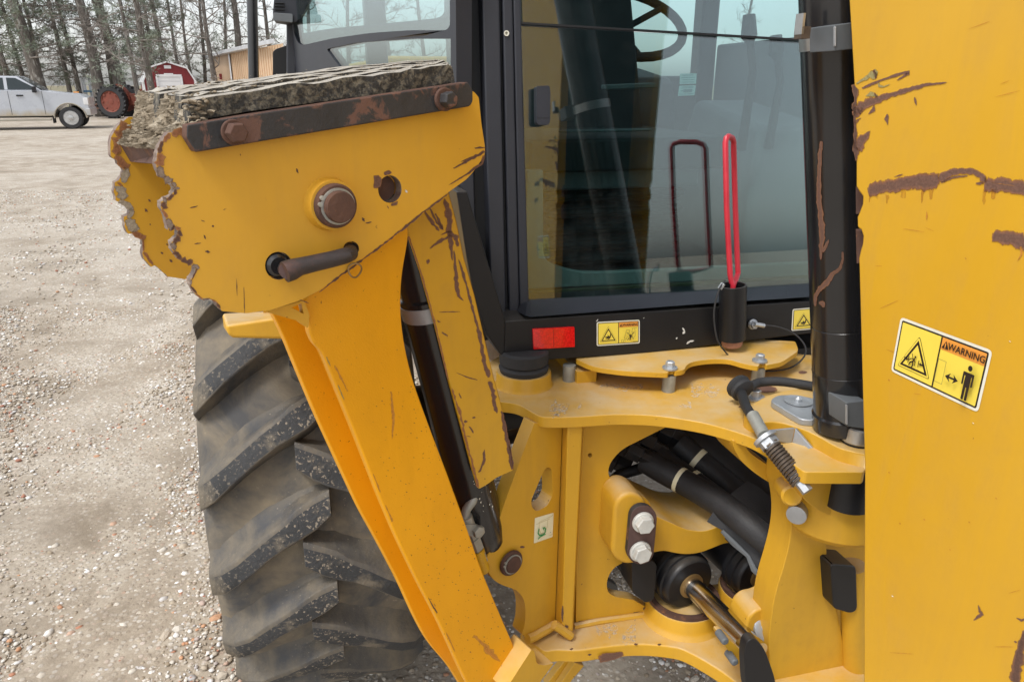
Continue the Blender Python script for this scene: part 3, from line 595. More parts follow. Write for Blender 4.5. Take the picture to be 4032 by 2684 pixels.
def ram(m):
    pl = PS(.93); a, b = pl.at((915, 430)), pl.at((1122, 1270)); ax = (b-a); L = ax.length; ax.normalize(); r = .040
    m.lathe(a, ax, [(r*.9, 0), (r*.9, L*.24), (r*1.0, L*.245), (r, L*.34), (r*1.01, L*.345), (r*1.01, L*.9), (r*.95, L*.95), (r*.6, L)], 'black_gloss', 28)
    m.lathe(a, ax, [(r*.96, L*.255), (r*1.03, L*.256), (r*1.03, L*.29), (r*.96, L*.291)], 'galvanized', 28)
    for i in range(26):
        t = random.uniform(.62, .82); 
        q = a + ax*(L*t) - SY*r*1.012 + SX*random.uniform(-.016, .012); s_ = random.uniform(.001, .004)
        m.add([q, q+SX*s_+UZ*s_*.4, q+SX*s_*.7-UZ*s_*1.2], [(0, 1, 2)], 'decal_white')
part('stabilizer_cylinder', ram, BH)
pG = PS(.862)
guard = zF((1180, 372), (1300, 255), (1500, 105), (1560, 330), (1620, 620), (1700, 900), (1850, 1540)) + zI((830, 180), (945, 720), (945, 785), (800, 850), (700, 920), (640, 952), (600, 830), (500, 450), (380, 0)) + zF((1400, 1130), (1290, 730), (1200, 460))
def guard_f(m):
    m.plate(pG, fillet(guard, 3, 2), .006, 'yellow', side='yellow_bright')
    e = pG.all(zF((1500, 105), (1560, 330), (1620, 620), (1700, 900), (1850, 1540)) + zI((830, 180), (945, 720), (945, 785)))
    for i in range(len(e)-1): m.add([e[i], e[i+1], e[i+1]+SY*.05+SX*.008, e[i]+SY*.05+SX*.008], [(0, 1, 2, 3)], 'yellow')
part('cylinder_guard', guard_f, BH, bevel=.0015)
def guard_wear(m):
    for st in (zF((1470, 160, 6), (1500, 260, 15), (1510, 400, 14), (1525, 560, 8), (1530, 640, 3)), zF((1320, 260, 4), (1380, 350, 8), (1430, 410, 5)), zF((1355, 230, 3), (1410, 340, 6), (1460, 400, 7), (1400, 275, 3)), zF((1440, 440, 4), (1500, 415, 6), (1560, 460, 11), (1570, 530, 6)),
               zF((1355, 545, 5), (1430, 490, 7), (1510, 455, 7)), zF((1545, 560, 5), (1555, 700, 7), (1560, 820, 11), (1580, 910, 6), (1620, 950, 3)), zF((1580, 630, 5), (1610, 720, 6), (1650, 860, 5), (1690, 1020, 6), (1740, 1200, 7), (1770, 1380, 9), (1810, 1540, 11)),
               zI((730, 0, 10), (760, 90, 11), (790, 250, 8), (800, 285, 2)), zI((690, 600, 4), (685, 690, 8), (650, 790, 4), (635, 802, 2)), zI((550, 395, 2), (580, 430, 5), (590, 460, 2)), zI((515, 345, 5), (528, 365, 7)), zI((840, 260, 5), (870, 420, 8), (910, 620, 8), (930, 780, 6)), zI((905, 560, 3), (940, 720, 4), (938, 780, 3)),
               zF((1430, 1035, 1), (1590, 1032, 2)), zF((1450, 1190, 3), (1495, 1222, 3)), zI((465, 105, 2), (485, 150, 3)), zF((1560, 1500, 1), (1640, 1535, 2), (1725, 1560, 2)), zF((1415, 1100, 4), (1440, 1115, 3)), zI((580, 320, 4), (610, 320, 4)), zI((530, 480, 2), (565, 490, 2))):
        m.stroke(pG, st, 'rust_dark', .0005, .45)
    m.stroke(pG, zF((1195, 450, 3), (1290, 730, 3), (1400, 1130, 3), (1500, 1560, 3)), 'rust_orange', .0005, .5)
    m.stroke(pG, zI((400, 60, 3), (480, 300, 6), (510, 450, 4), (560, 640, 4), (635, 940, 5)), 'rust_orange', .0005, .8)
    m.stroke(pG, zF((1330, 645, 11), (1358, 645, 11)), 'rust_dark', .0005, .1)
part('scraped_paint', guard_wear, BH, smooth=False, kind='stuff')
def steel_line(m):
    pl = PS(.90); m.tube(pl.all(zI((700, 920), (640, 960), (580, 1060), (530, 1130), (515, 1200))), .008, 'zinc_dull', 12)
    P = pl.all(zI((515, 1190), (550, 1290), (590, 1400), (620, 1480), (640, 1560))) + pl.all(zK((455, 580)))
    m.tube([P[0], P[1]], .0125, 'zinc_dull', 12)
    ax = (P[2]-P[1]).normalized(); m.lathe(P[1], ax, [(.013, 0), (.013, .022), (.009, .023), (.009, .03)], 'zinc_dull', 6)
    m.lathe(P[2], (P[3]-P[2]), [(.0145, -.008), (.0145, .018), (.011, .019), (.011, .03), (.0135, .031), (.0135, .05)], 'zinc_dull', 6)
    m.tube([P[3], P[4], P[5]], [.013, .014, .012], 'yellow_bright', 12)
    m.plate(PS(.885), zI((490, 1270), (570, 1260), (650, 1270), (680, 1320), (640, 1360), (540, 1370)), .006, 'zinc_dull', 12)
    c = PS(.885).at(zI((625, 1315))[0]); m.lathe(c, -SY, [(.011, 0), (.011, .008), (.009, .009)], 'zinc_dull', 6)
part('hydraulic_line', steel_line, BH)

def arm_wear(m):
    e = [(1062, 1545), (1010, 1430), (962, 1340), (912, 1235), (872, 1140), (832, 1035), (800, 955), (765, 868), (742, 812)]
    for (x0, y0), (x1, y1) in zip(e, e[1:]):
        if random.random() < .7: t = random.uniform(0, .5); m.stroke(pA, [(x0+(x1-x0)*t+6, y0+(y1-y0)*t, random.uniform(2, 4)), (x0+(x1-x0)*(t+.4)+6, y0+(y1-y0)*(t+.4), 1.5)], random.choice(['decal_olive', 'rust_stain', 'rust']), .0006, .6)
    for _ in range(190):
        t = random.random()**.45; y = 700+t*800; x = 800 + (y-700)*.37 + random.uniform(-60, 95); r_ = random.uniform(.6, 1.5)
        m.stroke(pA, [(x-r_, y-r_*.4, r_*.6), (x, y, r_), (x+r_, y+r_*.5, r_*.5)], random.choice(['rust', 'rust', 'rust_stain', 'rust_dark']), .0006, .4)
    for st in ([(900, 900, 3), (905, 960, 5), (902, 1010, 2)], [(1090, 1460, 8), (1130, 1500, 14), (1150, 1520, 6)], [(770, 840, 4), (800, 900, 3)]): m.stroke(pA, st, 'rust_stain', .0006, .6)
part('paint_specks', arm_wear, BH, smooth=False, kind='stuff')

# ---- frame: bracket, rear plate, flanges
pK = PS(.896)
br = zI((1132, 366, 2), (1040, 600), (860, 1090), (720, 1540)) + zK((470, 500, 30), (500, 610, 20), (560, 680, 16), (640, 720, 16), (740, 750, 16), (800, 810, 16), (830, 900, 20), (822, 1060, 10), (792, 1150, 6), (850, 1188, 2), (1085, 1060, 2)) + zI((1375, 395, 2),)
slot = fillet(zI((1195, 830), (1225, 765), (1262, 752), (1285, 790), (1290, 1010), (1245, 1095), (1150, 1150), (1108, 1115), (1100, 1050)), 8, 3)
part('stabilizer_bracket', lambda m: m.plate(pK, fillet(br, 10), .03, 'yellow', holes=[slot]), BH, bevel=.0025, seg=2, smooth=False)
def post_bar(m):
    T, Bm = zI((1368, 392), (1420, 392), (1555, 392)), zK((1068, 1075), (1150, 1110), (1240, 1155))
    pl0, pl1 = PM(1.135), PM(1.115)
    a = [PM(1.16).at(T[0]), pl1.at(T[1]), pl1.at(T[2]), PM(1.16).at((T[2][0]+3, T[2][1]))]
    b = [PM(1.16).at(Bm[0]), pl1.at(Bm[1]), pl1.at(Bm[2]), PM(1.16).at((Bm[2][0]+3, Bm[2][1]-8))]
    m.loft(a, b, 'yellow')
part('corner_bar', post_bar, BH, bevel=.003)
pP = PM(1.15)
mp = [(1330, 965), (1560, 965, 2), (1542, 977, 2), (1480, 1008, 14), (1430, 1033, 20), (1403, 1064, 18), (1398, 1090, 14), (1412, 1112, 16), (1455, 1126, 20), (1492, 1150, 10), (1512, 1200), (1480, 1285), (1445, 1288), (1410, 1305, 18), (1395, 1335, 16), (1398, 1362, 12), (1415, 1372, 8), (1458, 1379), (1490, 1398), (1455, 1420), (1325, 1440)]
part('frame_rear_plate', lambda m: m.plate(pP, fillet(mp, 4), .025, 'yellow', holes=[ellipse(*zI((1620, 652))[0], 5, 5, 12)]), BH, bevel=.002, smooth=False)
ZT = PM(1.10).at((1400, 954)).z
top_edge = zI((830, 180), (990, 200, 40), (1130, 288, 30), (1200, 318, 30), (1400, 318, 40)) + zJ((0, 86, 30), (300, 65, 60), (600, 75, 60), (850, 105, 60), (1100, 150, 60), (1400, 240, 60), (1530, 292, 30))
flange = fillet([(1100, 925)] + top_edge + [(1790, 1040, 20), (1850, 1085, 10), (1990, 1085), (2010, 830), (1600, 790), (1180, 800), (1060, 870)], 8)
part('frame_top_plate', lambda m: m.prism(PZ(ZT).all(flange), UZ*-.021, 'yellow'), BH, bevel=.002)
ZL = PM(1.15).at((1400, 1424)).z
low_edge = zK((838, 1200, 2), (905, 1235, 8), (1000, 1300, 14), (1090, 1280, 30), (1300, 1290, 40), (1500, 1258, 60), (1700, 1236, 60), (1900, 1232, 60), (2080, 1250, 60)) + zL((200, 1265, 60), (400, 1372, 60), (600, 1500, 40), (760, 1640, 20))
low = fillet([(1195, 1455)] + low_edge + [(1990, 1640), (1990, 1400), (1700, 1330), (1450, 1380), (1275, 1400)], 6)
part('frame_bottom_plate', lambda m: m.prism(PZ(ZL).all(low), UZ*-.030, 'yellow'), BH, bevel=.004, seg=2)
def frame_wear(m):
    zt, zl = PZ(ZT), PZ(ZL)
    m.stroke(pP, zK((1262, 1062, 10), (1340, 1050, 14), (1420, 1045, 12), (1520, 1025, 9)), 'rust_bar', .0006, .4)
    m.blot(PM(1.1149), zK((1070, 1070), (1100, 1062), (1150, 1085), (1140, 1115), (1110, 1110), (1080, 1095)), 'rust_bar', .0006); m.blot(PM(1.1149), zK((1165, 1130), (1220, 1128), (1215, 1160), (1180, 1162)), 'rust_bar', .0008)
    m.stroke(PM(1.1149), zK((1155, 890, 3), (1152, 960, 4), (1155, 1040, 2)), 'rust', .0008, .5); m.stroke(PM(1.1149), zK((1175, 1070, 8), (1205, 1085, 8)), 'rust', .0009, .5)
    m.blot(pP, zK((1780, 955), (1830, 950), (1890, 975), (1880, 1010), (1850, 985), (1800, 990)), 'rust', .0008); m.blot(pP, zK((1865, 910), (1895, 905), (1900, 945), (1870, 950)), 'rust', .0009)
    pe = PM(zl.at(zK((1580, 1245))[0]).dot(MY)-.0005)
    m.blot(pe, zK((1480, 1340), (1520, 1315), (1600, 1312), (1670, 1300), (1685, 1330), (1640, 1355), (1560, 1380), (1490, 1385)), 'rust_dark', .004)
    for x, y in ((1390, 1325), (1800, 1232), (2005, 1235), (1970, 1060), (975, 1395), (870, 1040), (1230, 1275)):
        p = zK((x, y))[0]; m.stroke(zl if y < 1240 else pe, [(p[0]-4, p[1], 2), (p[0], p[1], 4), (p[0]+5, p[1]-1, 2)], 'rust', .001 if y < 1240 else .005, .4)
    m.blot(pK, zK((778, 372), (800, 366), (822, 372), (815, 384), (785, 385)), 'rust_dark', .0006)
    for st in (zI((1290, 215, 12), (1350, 240, 18), (1400, 290, 10)), zI((1520, 210, 6), (1545, 220, 4)), [(1590, 898, 10), (1620, 900, 14), (1655, 902, 6)], [(1380, 885, 4), (1440, 890, 6), (1480, 888, 3)], [(1560, 932, 5), (1590, 930, 8)], [(1265, 940, 8), (1290, 948, 10)]):
        m.stroke(zt, [(x, y, w_*1.5) for x, y, w_ in st], 'scuff_pale', .0005, .8)
    for st in (zK((1700, 1130, 14), (1740, 1150, 20), (1800, 1170, 10)), zK((1450, 1110, 8), (1560, 1100, 12), (1640, 1090, 6)), zK((1680, 1190, 10), (1740, 1195, 14), (1800, 1185, 5))): m.stroke(zl, [(x, y, w_*1.8) for x, y, w_ in st], 'scuff_pale', .0005, .9)
part('chipped_paint', frame_wear, BH, smooth=False, kind='stuff')
part('weld_bead', lambda m: (m.tube(pK.off(-.004).all(zK((845, 1185), (900, 1165), (960, 1130), (1020, 1098), (1075, 1062))), .0095, 'yellow', 8), m.tube(PM(1.113).all(zK((1080, 1058), (1150, 1105), (1225, 1160))), .009, 'yellow', 8), m.tube(PM(1.145).all(zK((1255, 1075), (1450, 1035), (1700, 1000), (1870, 975))), .007, 'yellow', 8)), BH)
part('bracket_pin', lambda m: pin(m, pK, (1171, 1290), 0, 31, 21, 'yellow', .008, .013), BH)
# leg hinge plate at the lower corner
part('hinge_plate', lambda m: m.plate(PS(.80), zK((878, 1283, 2), (905, 1290), (928, 1408, 6), (1000, 1418), (1080, 1400), (960, 1560), (900, 1650), (640, 1650)), .05, 'yellow', 4), BH, bevel=.003)
def strut(m):
    m.plate(PM(1.22), zK((1180, 1372), (1265, 1390), (1240, 1450), (1120, 1600), (1000, 1600)), .02, 'yellow'); m.plate(PM(1.20), zK((1265, 1395), (1345, 1425), (1180, 1620), (1110, 1620)), .02, 'yellow')
part('leg_stop', strut, BH, bevel=.002)
# chassis behind the rear plate
def chassis(m):
    for x in (.46, 1.18): m.box(Mw(x, 2.6, .95), MX*.02, MY*1.35, UZ*.13, 'yellow')
    m.box(Mw(.82, 1.75, ZT-.012), MX*.36, MY*.42, UZ*.008, 'black_paint_and_shade')
part('chassis_rail', chassis, BH)
part('belly_shade_box', lambda m: (m.box(Mw(.82, 2.9, .92), MX*.30, MY*1.0, UZ*.18, 'black_paint_and_shade'), m.box(Mw(.82, 2.9, 1.09), MX*.62, MY*1.25, UZ*.01, 'black_paint_and_shade')), BH, bevel=.03)  # unseen box and cover plate, added to shade the ground under the machine

# swing mounts
def boss(m):
    for k, (pl, r) in enumerate(((PM(1.085), 40),)):
        a, b = (1452, 1180), (1447, 1262); pts = []
        for i in range(13): t = PI + PI*i/12; pts.append((a[0]+r*math.cos(t), a[1]+r*1.15*math.sin(t)))
        for i in range(13): t = PI*i/12; pts.append((b[0]+r*math.cos(t), b[1]+r*.9*math.sin(t)))
        m.plate(pl, pts, .075, 'yellow')
part('swing_boss', boss, BH, bevel=.008, seg=3)
def lockplate(m):
    a, b, r = (1481, 1193), (1474, 1267), 31; pts = []
    for i in range(13): t = PI + PI*i/12; pts.append((a[0]+r*math.cos(t), a[1]+r*math.sin(t)))
    for i in range(13): t = PI*i/12; pts.append((b[0]+r*math.cos(t), b[1]+r*math.sin(t)))
    m.plate(PM(1.072), pts, .012, 'rust_dark', side='rust_bar')
part('lock_plate', lockplate, BH, bevel=.0015)
def hexbolt(m, plane, x, y, rf, rh, h, mat, ax, a0=.2):
    c = plane.at((x, y)); d = depth(c); m.lathe(c, ax, [(pxm(rf, d), 0), (pxm(rf, d), h*.25), (pxm(rf*.9, d), h*.35)], mat, 24)
    m.lathe(c, ax, [(pxm(rh, d), h*.3), (pxm(rh, d), h*.92), (pxm(rh*.9, d), h), (pxm(rh*.5, d), h*.985)], mat, 6, a0=a0)
for x, y, a in ((1478, 1199, .2), (1472, 1266, .5)):
    part('bolt', lambda m: hexbolt(m, PM(1.071), x, y, 26, 22, .018, 'bolt_white', -MY, a), BH, bevel=.001, label='large pale zinc bolt on the dark lock plate')
mid = zJ((620, 960), (760, 1020, 60), (900, 1085, 60), (1050, 1100, 60), (1150, 1070, 40), (1240, 1030, 20), (1420, 1080, 20), (1420, 1195), (1250, 1200, 60), (1130, 1250, 60), (1020, 1292, 60), (900, 1305, 60), (800, 1292, 40), (700, 1268, 30), (600, 1290))
part('swing_web', lambda m: m.plate(PM(1.11), fillet(mid, 8), .15, 'yellow'), BH, bevel=.005, seg=3)
def hose(m, pts, r, mat='hose_black', lab=None, n=14):
    P = [PM(p[2]).at(p[:2]) for p in pts]; Q = []
    for i in range(len(P)-1):       # Catmull-Rom
        p0, p1, p2, p3 = P[max(i-1, 0)], P[i], P[i+1], P[min(i+2, len(P)-1)]
        for k in range(6):
            t = k/6; Q.append(.5*((2*p1) + (p2-p0)*t + (2*p0-5*p1+4*p2-p3)*t*t + (3*p1-p0-3*p2+p3)*t**3))
    Q.append(P[-1]); m.tube(Q, r, mat, n)
    if lab:
        i = int(lab*len(Q)); m.tube(Q[i:i+2], r*1.02, 'decal_pale', n, False)
# swing cylinders
def swing_cyl(m, x, y, m0, x1, y1, k):
    a = PM(m0).at((x, y)); k *= 1.08; b = PZ(a.z-.01).at((x1, y1)); ax = (b-a).normalized(); R = .053*k
    m.lathe(a, ax, [(R*.85, -.25), (R*.85, -.05), (R*1.04, -.046), (R*1.04, -.036), (R*.97, -.034), (R*.97, -.028), (R*1.05, -.026), (R*1.05, -.018), (R*.98, -.016), (R*.98, -.008), (R*.94, -.002), (R*.90, 0), (R*.42, .002)], 'black_paint_and_shade', 44)
    m.lathe(a, ax, [(R*.46, -.002), (R*.46, .006), (R*.39, .007)], 'bronze', 32)
    m.lathe(a, ax, [(R*.35, 0), (R*.35, (b-a).length)], 'chrome', 28)
    for q in (0, 2.1, 4.2):
        o = ax.orthogonal().normalized(); p = ax.cross(o); m.lathe(a + (o*math.cos(q)+p*math.sin(q))*R*.68, ax, [(R*.06, 0), (R*.06, .0012)], 'groove_black', 8)
part('swing_cylinder', lambda m: swing_cyl(m, 1588, 1344, 1.10, 1745, 1500, 1.0), BH)
part('swing_cylinder', lambda m: swing_cyl(m, 1748, 1322, 1.09, 1870, 1430, .97), BH)
part('port_block', lambda m: m.plate(PM(1.10), zK((1762, 470), (1800, 520), (1960, 500), (1985, 540), (1960, 840), (1890, 870), (1770, 780)), .06, 'black_paint_and_shade', 6), BH, bevel=.003)
part('hose_fitting', lambda m: m.tube(PM(1.22).all(zK((1640, 480), (1740, 600), (1800, 640))), .013, 'hose_black'), BH)
part('inner_bracket', lambda m: m.plate(PM(1.27), zK((1540, 660), (1640, 720), (1660, 850), (1540, 850)), .02, 'plastic_grey', 6), BH, bevel=.003)
part('hydraulic_hose', lambda m: m.tube(PS(1.02).all([(1260, 1020), (1222, 1040), (1192, 1070), (1172, 1110), (1164, 1160), (1170, 1220), (1190, 1260)]), .020, 'hose_black', 14), BH)
part('hose_fitting', lambda m: m.tube(PS(1.0).all([(1140, 1010), (1180, 1003), (1230, 993)]), [.012, .014, .014], 'black_paint_and_shade', 14), BH)
def cradle(m, x, y, r):
    c = PZ(ZL+.035).at((x, y)); m.lathe(c, UZ, [(r*1.12, -.036), (r*1.05, -.028), (r, -.02), (r, .0), (r*.97, .004)], 'yellow', 40); m.lathe(c, UZ, [(r*.95, .0), (r*.95, .012), (r*.80, .012), (r*.80, -.01)], 'rust', 40, caps=False)
part('cylinder_cradle', lambda m: cradle(m, 1572, 1378, .076), BH); part('cylinder_cradle', lambda m: cradle(m, 1732, 1352, .070), BH)
# hydraulic hoses in the opening
hs_ = [([(1484, 1058, 1.26), (1530, 1085, 1.22), (1580, 1112, 1.18), (1660, 1160, 1.10), (1730, 1215, 1.03), (1800, 1275, .99), (1850, 1330, .98)], .026, .28),
       ([(1560, 1020, 1.30), (1610, 1062, 1.26), (1680, 1120, 1.2), (1750, 1190, 1.12), (1830, 1265, 1.05)], .026, .22),
       ([(1540, 1000, 1.36), (1600, 1030, 1.31), (1690, 1090, 1.24), (1770, 1160, 1.16), (1850, 1240, 1.08)], .038, None),
       ([(1610, 1000, 1.4), (1700, 1060, 1.34), (1790, 1130, 1.24), (1860, 1210, 1.16)], .040, None),
       ([(1512, 1046, 1.29), (1560, 1082, 1.25), (1610, 1118, 1.2), (1690, 1180, 1.12), (1760, 1250, 1.04), (1810, 1320, 1.0)], .024, .33),
       ([(1700, 1200, 1.12), (1750, 1240, 1.08), (1800, 1300, 1.04), (1830, 1380, 1.02)], .045, None),
       ([(1410, 1105, 1.30), (1430, 1090, 1.30), (1470, 1078, 1.30), (1500, 1060, 1.32)], .012, None)]
for P_, r_, lb in hs_: part('hydraulic_hose', lambda m: hose(m, P_, r_, 'hose_black', lb), BH)
def hose_nuts(m):
    for x, y, mm, r in ((1463, 1038, 1.28, .024), (1502, 1028, 1.30, .026), (1475, 1048, 1.25, .018), (1545, 1000, 1.33, .034), (1420, 1060, 1.34, .03)):
        c = PM(mm).at((x, y)); m.lathe(c, MX*.8 - MY*.5 - UZ*.4, [(r, -.03), (r, .0), (r*.7, .001), (r*.7, .03)], 'black_paint_and_shade', 6)
part('hose_nut', hose_nuts, BH, bevel=.001)
def sleeve(m):
    P = [PM(1.09-.02*i).at(q) for i, q in enumerate(zJ((1180, 860), (1300, 930), (1420, 1040), (1520, 1150), (1620, 1260), (1700, 1400)))]
    P2 = [p - UZ*.035 - MX*.02 + MX*random.uniform(-.008, .008) for p in P]; P3 = [p + UZ*.03 + MX*.07 + MY*.02 for p in P]
    for A, B_ in ((P3, P), (P, P2)): m.add(A+B_, [(i, i+1, 6+i+1, 6+i) for i in range(5)], 'hose_black')
    m.tube([p-MY*.004 for p in P2[1:]], [.004, .006, .004, .006, .004], 'plastic_grey', 6)
part('hose_sleeve', sleeve, BH)
part('valve_block', lambda m: m.box(Mw(.98, 1.62, .80), MX*.16, MY*.08, UZ*.14, 'black_paint_and_shade'), BH, bevel=.01)

# rubber cab mount on its ring; hinge plate on spacers
cR = PZ(ZT).at((1205, 882))
part('mount_ring', lambda m: m.lathe(cR, UZ, [(.058, -.002), (.053, .006), (.0525, .024), (.051, .027), (.044, .027), (.044, .01)], 'yellow', 40), BH)
part('rubber_mount', lambda m: m.lathe(cR, UZ, [(.042, .015), (.0465, .030), (.048, .036), (.046, .040), (.043, .042), (.047, .046), (.047, .066), (.042, .07)], 'rubber', 36), BH)
hp = fillet(zG((720, 1397, 4), (850, 1457, 20), (1100, 1492, 40), (1432, 1505, 4), (1440, 1480, 2), (1475, 1478, 2), (1482, 1492, 6), (1560, 1480, 10), (1572, 1445, 10), (1620, 1415, 20), (1760, 1397, 20), (1900, 1398, 20), (2000, 1430, 14), (2130, 1455, 4), (2140, 1430, 2), (2178, 1428, 2), (2186, 1444, 4), (2310, 1420, 10)) + [(1838, 806, 8), (1830, 785), (1600, 770), (1330, 790)], 4)
ZH = ZT + .044
part('hinge_rest_plate', lambda m: m.prism(PZ(ZH).all(hp), UZ*-.010, 'yellow'), BH, bevel=.0015)
for x, y in ((1540, 868), (1746, 851), (1310, 845)):
    c = PZ(ZH-.012).at((x, y-6)); c.z = ZT
    part('spacer', lambda m: m.lathe(c, UZ, [(.0125, 0), (.0125, ZH-ZT-.012)], 'zinc_dull', 20), BH)
    if x > 1400: part('bolt', lambda m: (m.lathe(c + UZ*(ZH-ZT+.001), UZ, [(.014, 0), (.014, .003), (.0085, .0031)], 'galvanized', 20), m.lathe(c + UZ*(ZH-ZT+.004), UZ, [(.0085, 0), (.0085, .010), (.007, .0115)], 'galvanized', 6)), BH)
part('frame_rib', lambda m: (m.plate(PM(1.34), [(1560, 800), (1760, 780), (1760, 822), (1560, 850)], .02, 'yellow')), BH)
def top_holes(m):
    for q, rx, ry in ((zN((975, 203))[0], 9, 3.2), (zN((505, 412))[0], 27, 7.5), ((1706, 935), 6, 2)):
        m.blot(PZ(ZT), ellipse(*q, rx, ry, 16), 'rust_dark', .0008, 0)
part('drain_hole', top_holes, BH, smooth=False, kind='stuff')

# ---- swing casting, latch and plates on the right
pC = PM(.925)
sc = [(1812, 1085, 6), (1808, 1120, 10), (1818, 1165, 20), (1821, 1209, 20), (1815, 1256, 30), (1801, 1308, 30), (1789, 1345, 30), (1779, 1385, 30), (1773, 1430, 30), (1768, 1478, 30), (1776, 1575, 20), (1790, 1680), (1936, 1680), (1944, 1500, 40), (1930, 1420, 40), (1905, 1330, 40), (1900, 1210, 30), (1915, 1120, 30), (1930, 1085)]
part('swing_casting', lambda m: m.plate(pC, fillet(sc, 6), .06, 'yellow'), BH, bevel=.018, seg=4)
tongue = [(1800, 1375), (1768, 1397, 14), (1742, 1401, 16), (1722, 1420, 14), (1716, 1445, 10), (1718, 1474, 8), (1745, 1520, 30), (1800, 1560), (1880, 1500), (1880, 1390)]
part('swing_tongue', lambda m: m.plate(PM(.955), fillet(tongue, 6), .06, 'yellow'), BH, bevel=.012, seg=3)
part('swing_back_plate', lambda m: m.plate(PM(.985), [(1850, 1085), (2150, 1085), (2150, 1680), (1850, 1680)], .03, 'yellow'), BH)
part('cylinder_foot', lambda m: m.plate(PM(.895), fillet(zQ((478, 640), (680, 655), (690, 1000), (640, 1030), (500, 990)), 10), .05, 'black_paint_and_shade'), BH, bevel=.008, seg=3)
part('boom_foot_tube', lambda m: m.tube(PM(.92).all([(1962, 1300), (1966, 1500), (1972, 1700)]), .022, 'yellow', 24), BH)
def upper_fork(m):
    c = PM(.93).at((1930, 1130)); m.lathe(Vector((c.x, c.y, c.z-.06)), UZ, [(.075, 0), (.085, .012), (.085, .085), (.070, .10), (.04, .102)], 'yellow', 40)
    m.plate(PM(.87), [(1835, 1062, 20), (1900, 1058, 20), (1995, 1085), (1995, 1200), (1960, 1195, 30), (1900, 1185, 30), (1850, 1150, 20), (1828, 1100, 16)], .05, 'yellow', 6)
part('swing_fork', upper_fork, BH, bevel=.010, seg=3)
part('tie_button', lambda m: m.lathe(PM(.89).at((1822, 1140)), MX*-.35 - MY*.9 + UZ*.2, [(.017, -.05), (.017, 0), (.014, .004), (.011, .003)], 'yellow', 24), BH)
part('bushing_end', lambda m: m.lathe(PM(.90).at((1832, 1185)), MX*-.7 - MY*.7, [(.016, -.03), (.016, .0), (.011, .001)], 'galvanized', 20), BH)
part('swing_ring', lambda m: m.plate(PM(.985), fillet([(1686, 1011), (1712, 1022, 10), (1726, 1042, 16), (1765, 1068, 20), (1806, 1098, 10), (1822, 1150, 6), (1800, 1128, 14), (1742, 1092, 20), (1706, 1062, 20), (1688, 1030, 10)], 6), .08, 'yellow'), BH, bevel=.004)
zT2 = PZ(ZT+.022)
part('swing_boss_top', lambda m: m.prism(zT2.all(fillet([(1705, 950, 20), (1760, 907, 40), (1850, 890, 20), (2000, 890), (2010, 1050), (1930, 1030, 20), (1860, 990, 40), (1790, 968, 30), (1740, 972, 20)], 10)), UZ*-.03, 'yellow'), BH, bevel=.014, seg=3)
part('grease_plate', lambda m: m.prism(PZ(ZT+.034).all(fillet(zN((585, 530), (660, 482), (860, 473), (1060, 508), (1240, 560), (1240, 800), (960, 780), (880, 740), (590, 565)), 8, 3)), UZ*-.012, 'galvanized'), BH, bevel=.0025)
def nipple(m):
    c = PZ(ZT+.0345).at(zN((915, 565))[0]); m.lathe(c, UZ, [(.022, 0), (.024, .002), (.015, -.001), (.006, .001), (.006, .006), (.004, .008), (.0025, .010)], 'galvanized', 24)
part('grease_nipple', nipple, BH)
def bellows_rod(m):
    g = PM(1.085).at((1704, 893)); m.lathe(g, MX*.15 - MY*.85 - UZ*.25, [(.021, -.012), (.023, -.006), (.019, -.002), (.022, .002), (.0215, .008), (.012, .013)], 'rubber', 28)
    A = [PM(1.07).at((1706, 905)), PM(1.01).at((1716, 935)), PM(.965).at((1735, 965))]; m.tube(A, [.009, .0085, .0085], 'hose_black', 12)
    B = [PM(.975).at((1732, 955)), PM(.925).at((1758, 1002))]; m.tube(B, .0105, 'zinc_dull', 14)
    C_, D_ = PM(.918).at((1764, 1012)), PM(.85).at((1846, 1115)); ax = (D_-C_).normalized(); L = (D_-C_).length
    m.lathe(C_, ax, [(.020, -.006), (.020, .0), (.012, .001)], 'galvanized', 20); m.lathe(C_, ax, [(.0155, .001), (.0155, .012), (.013, .014)], 'galvanized', 6)
    m.tube([C_, D_], .0055, 'steel', 10); m.lathe(D_, ax, [(.012, -.018), (.012, -.006), (.009, -.004), (.009, .012)], 'galvanized', 6)
part('latch_rod', bellows_rod, BH)
def spring(m):
    C_, D_ = PM(.913).at((1770, 1020)), PM(.855).at((1840, 1106)); ax = (D_-C_).normalized(); x = ax.orthogonal().normalized(); y = ax.cross(x); L = (D_-C_).length; n = 13*14
    m.tube([C_ + ax*(L*i/n) + (x*math.cos(2*PI*i/14) + y*math.sin(2*PI*i/14))*.0125 for i in range(n+1)], .0024, 'spring_steel', 6)
part('latch_spring', spring, BH)
def latch_bracket(m):
    P = [PM(.93).at(q) for q in zN((500, 930), (880, 892), (835, 1090), (600, 1040))]; m.prism(P, MY*.004, 'galvanized')
    Q = [PM(.93).at(zN((880, 892))[0]), PM(.885).at(zN((1260, 1335))[0]), PM(.885).at(zN((1130, 1325))[0]), PM(.92).at(zN((970, 1290))[0]), PM(.93).at(zN((835, 1090))[0])]; m.prism(Q, MX*.004+MY*.002, 'galvanized')
part('latch_bracket', latch_bracket, BH, bevel=.001)
part('rubber_hose', lambda m: hose(m, [(1722, 893, 1.085), (1745, 880, 1.11), (1790, 877, 1.10), (1840, 883, 1.08), (1895, 893, 1.05), (1960, 905, 1.0)], .0085, 'rubber'), BH)
part('bolt', lambda m: (m.lathe(PZ(ZT).at((1737, 915)), UZ, [(.018, 0), (.018, .003), (.010, .0031)], 'galvanized', 16), m.lathe(PZ(ZT).at((1737, 915))+UZ*.003, UZ, [(.010, 0), (.010, .012), (.009, .013)], 'galvanized', 6)), BH)
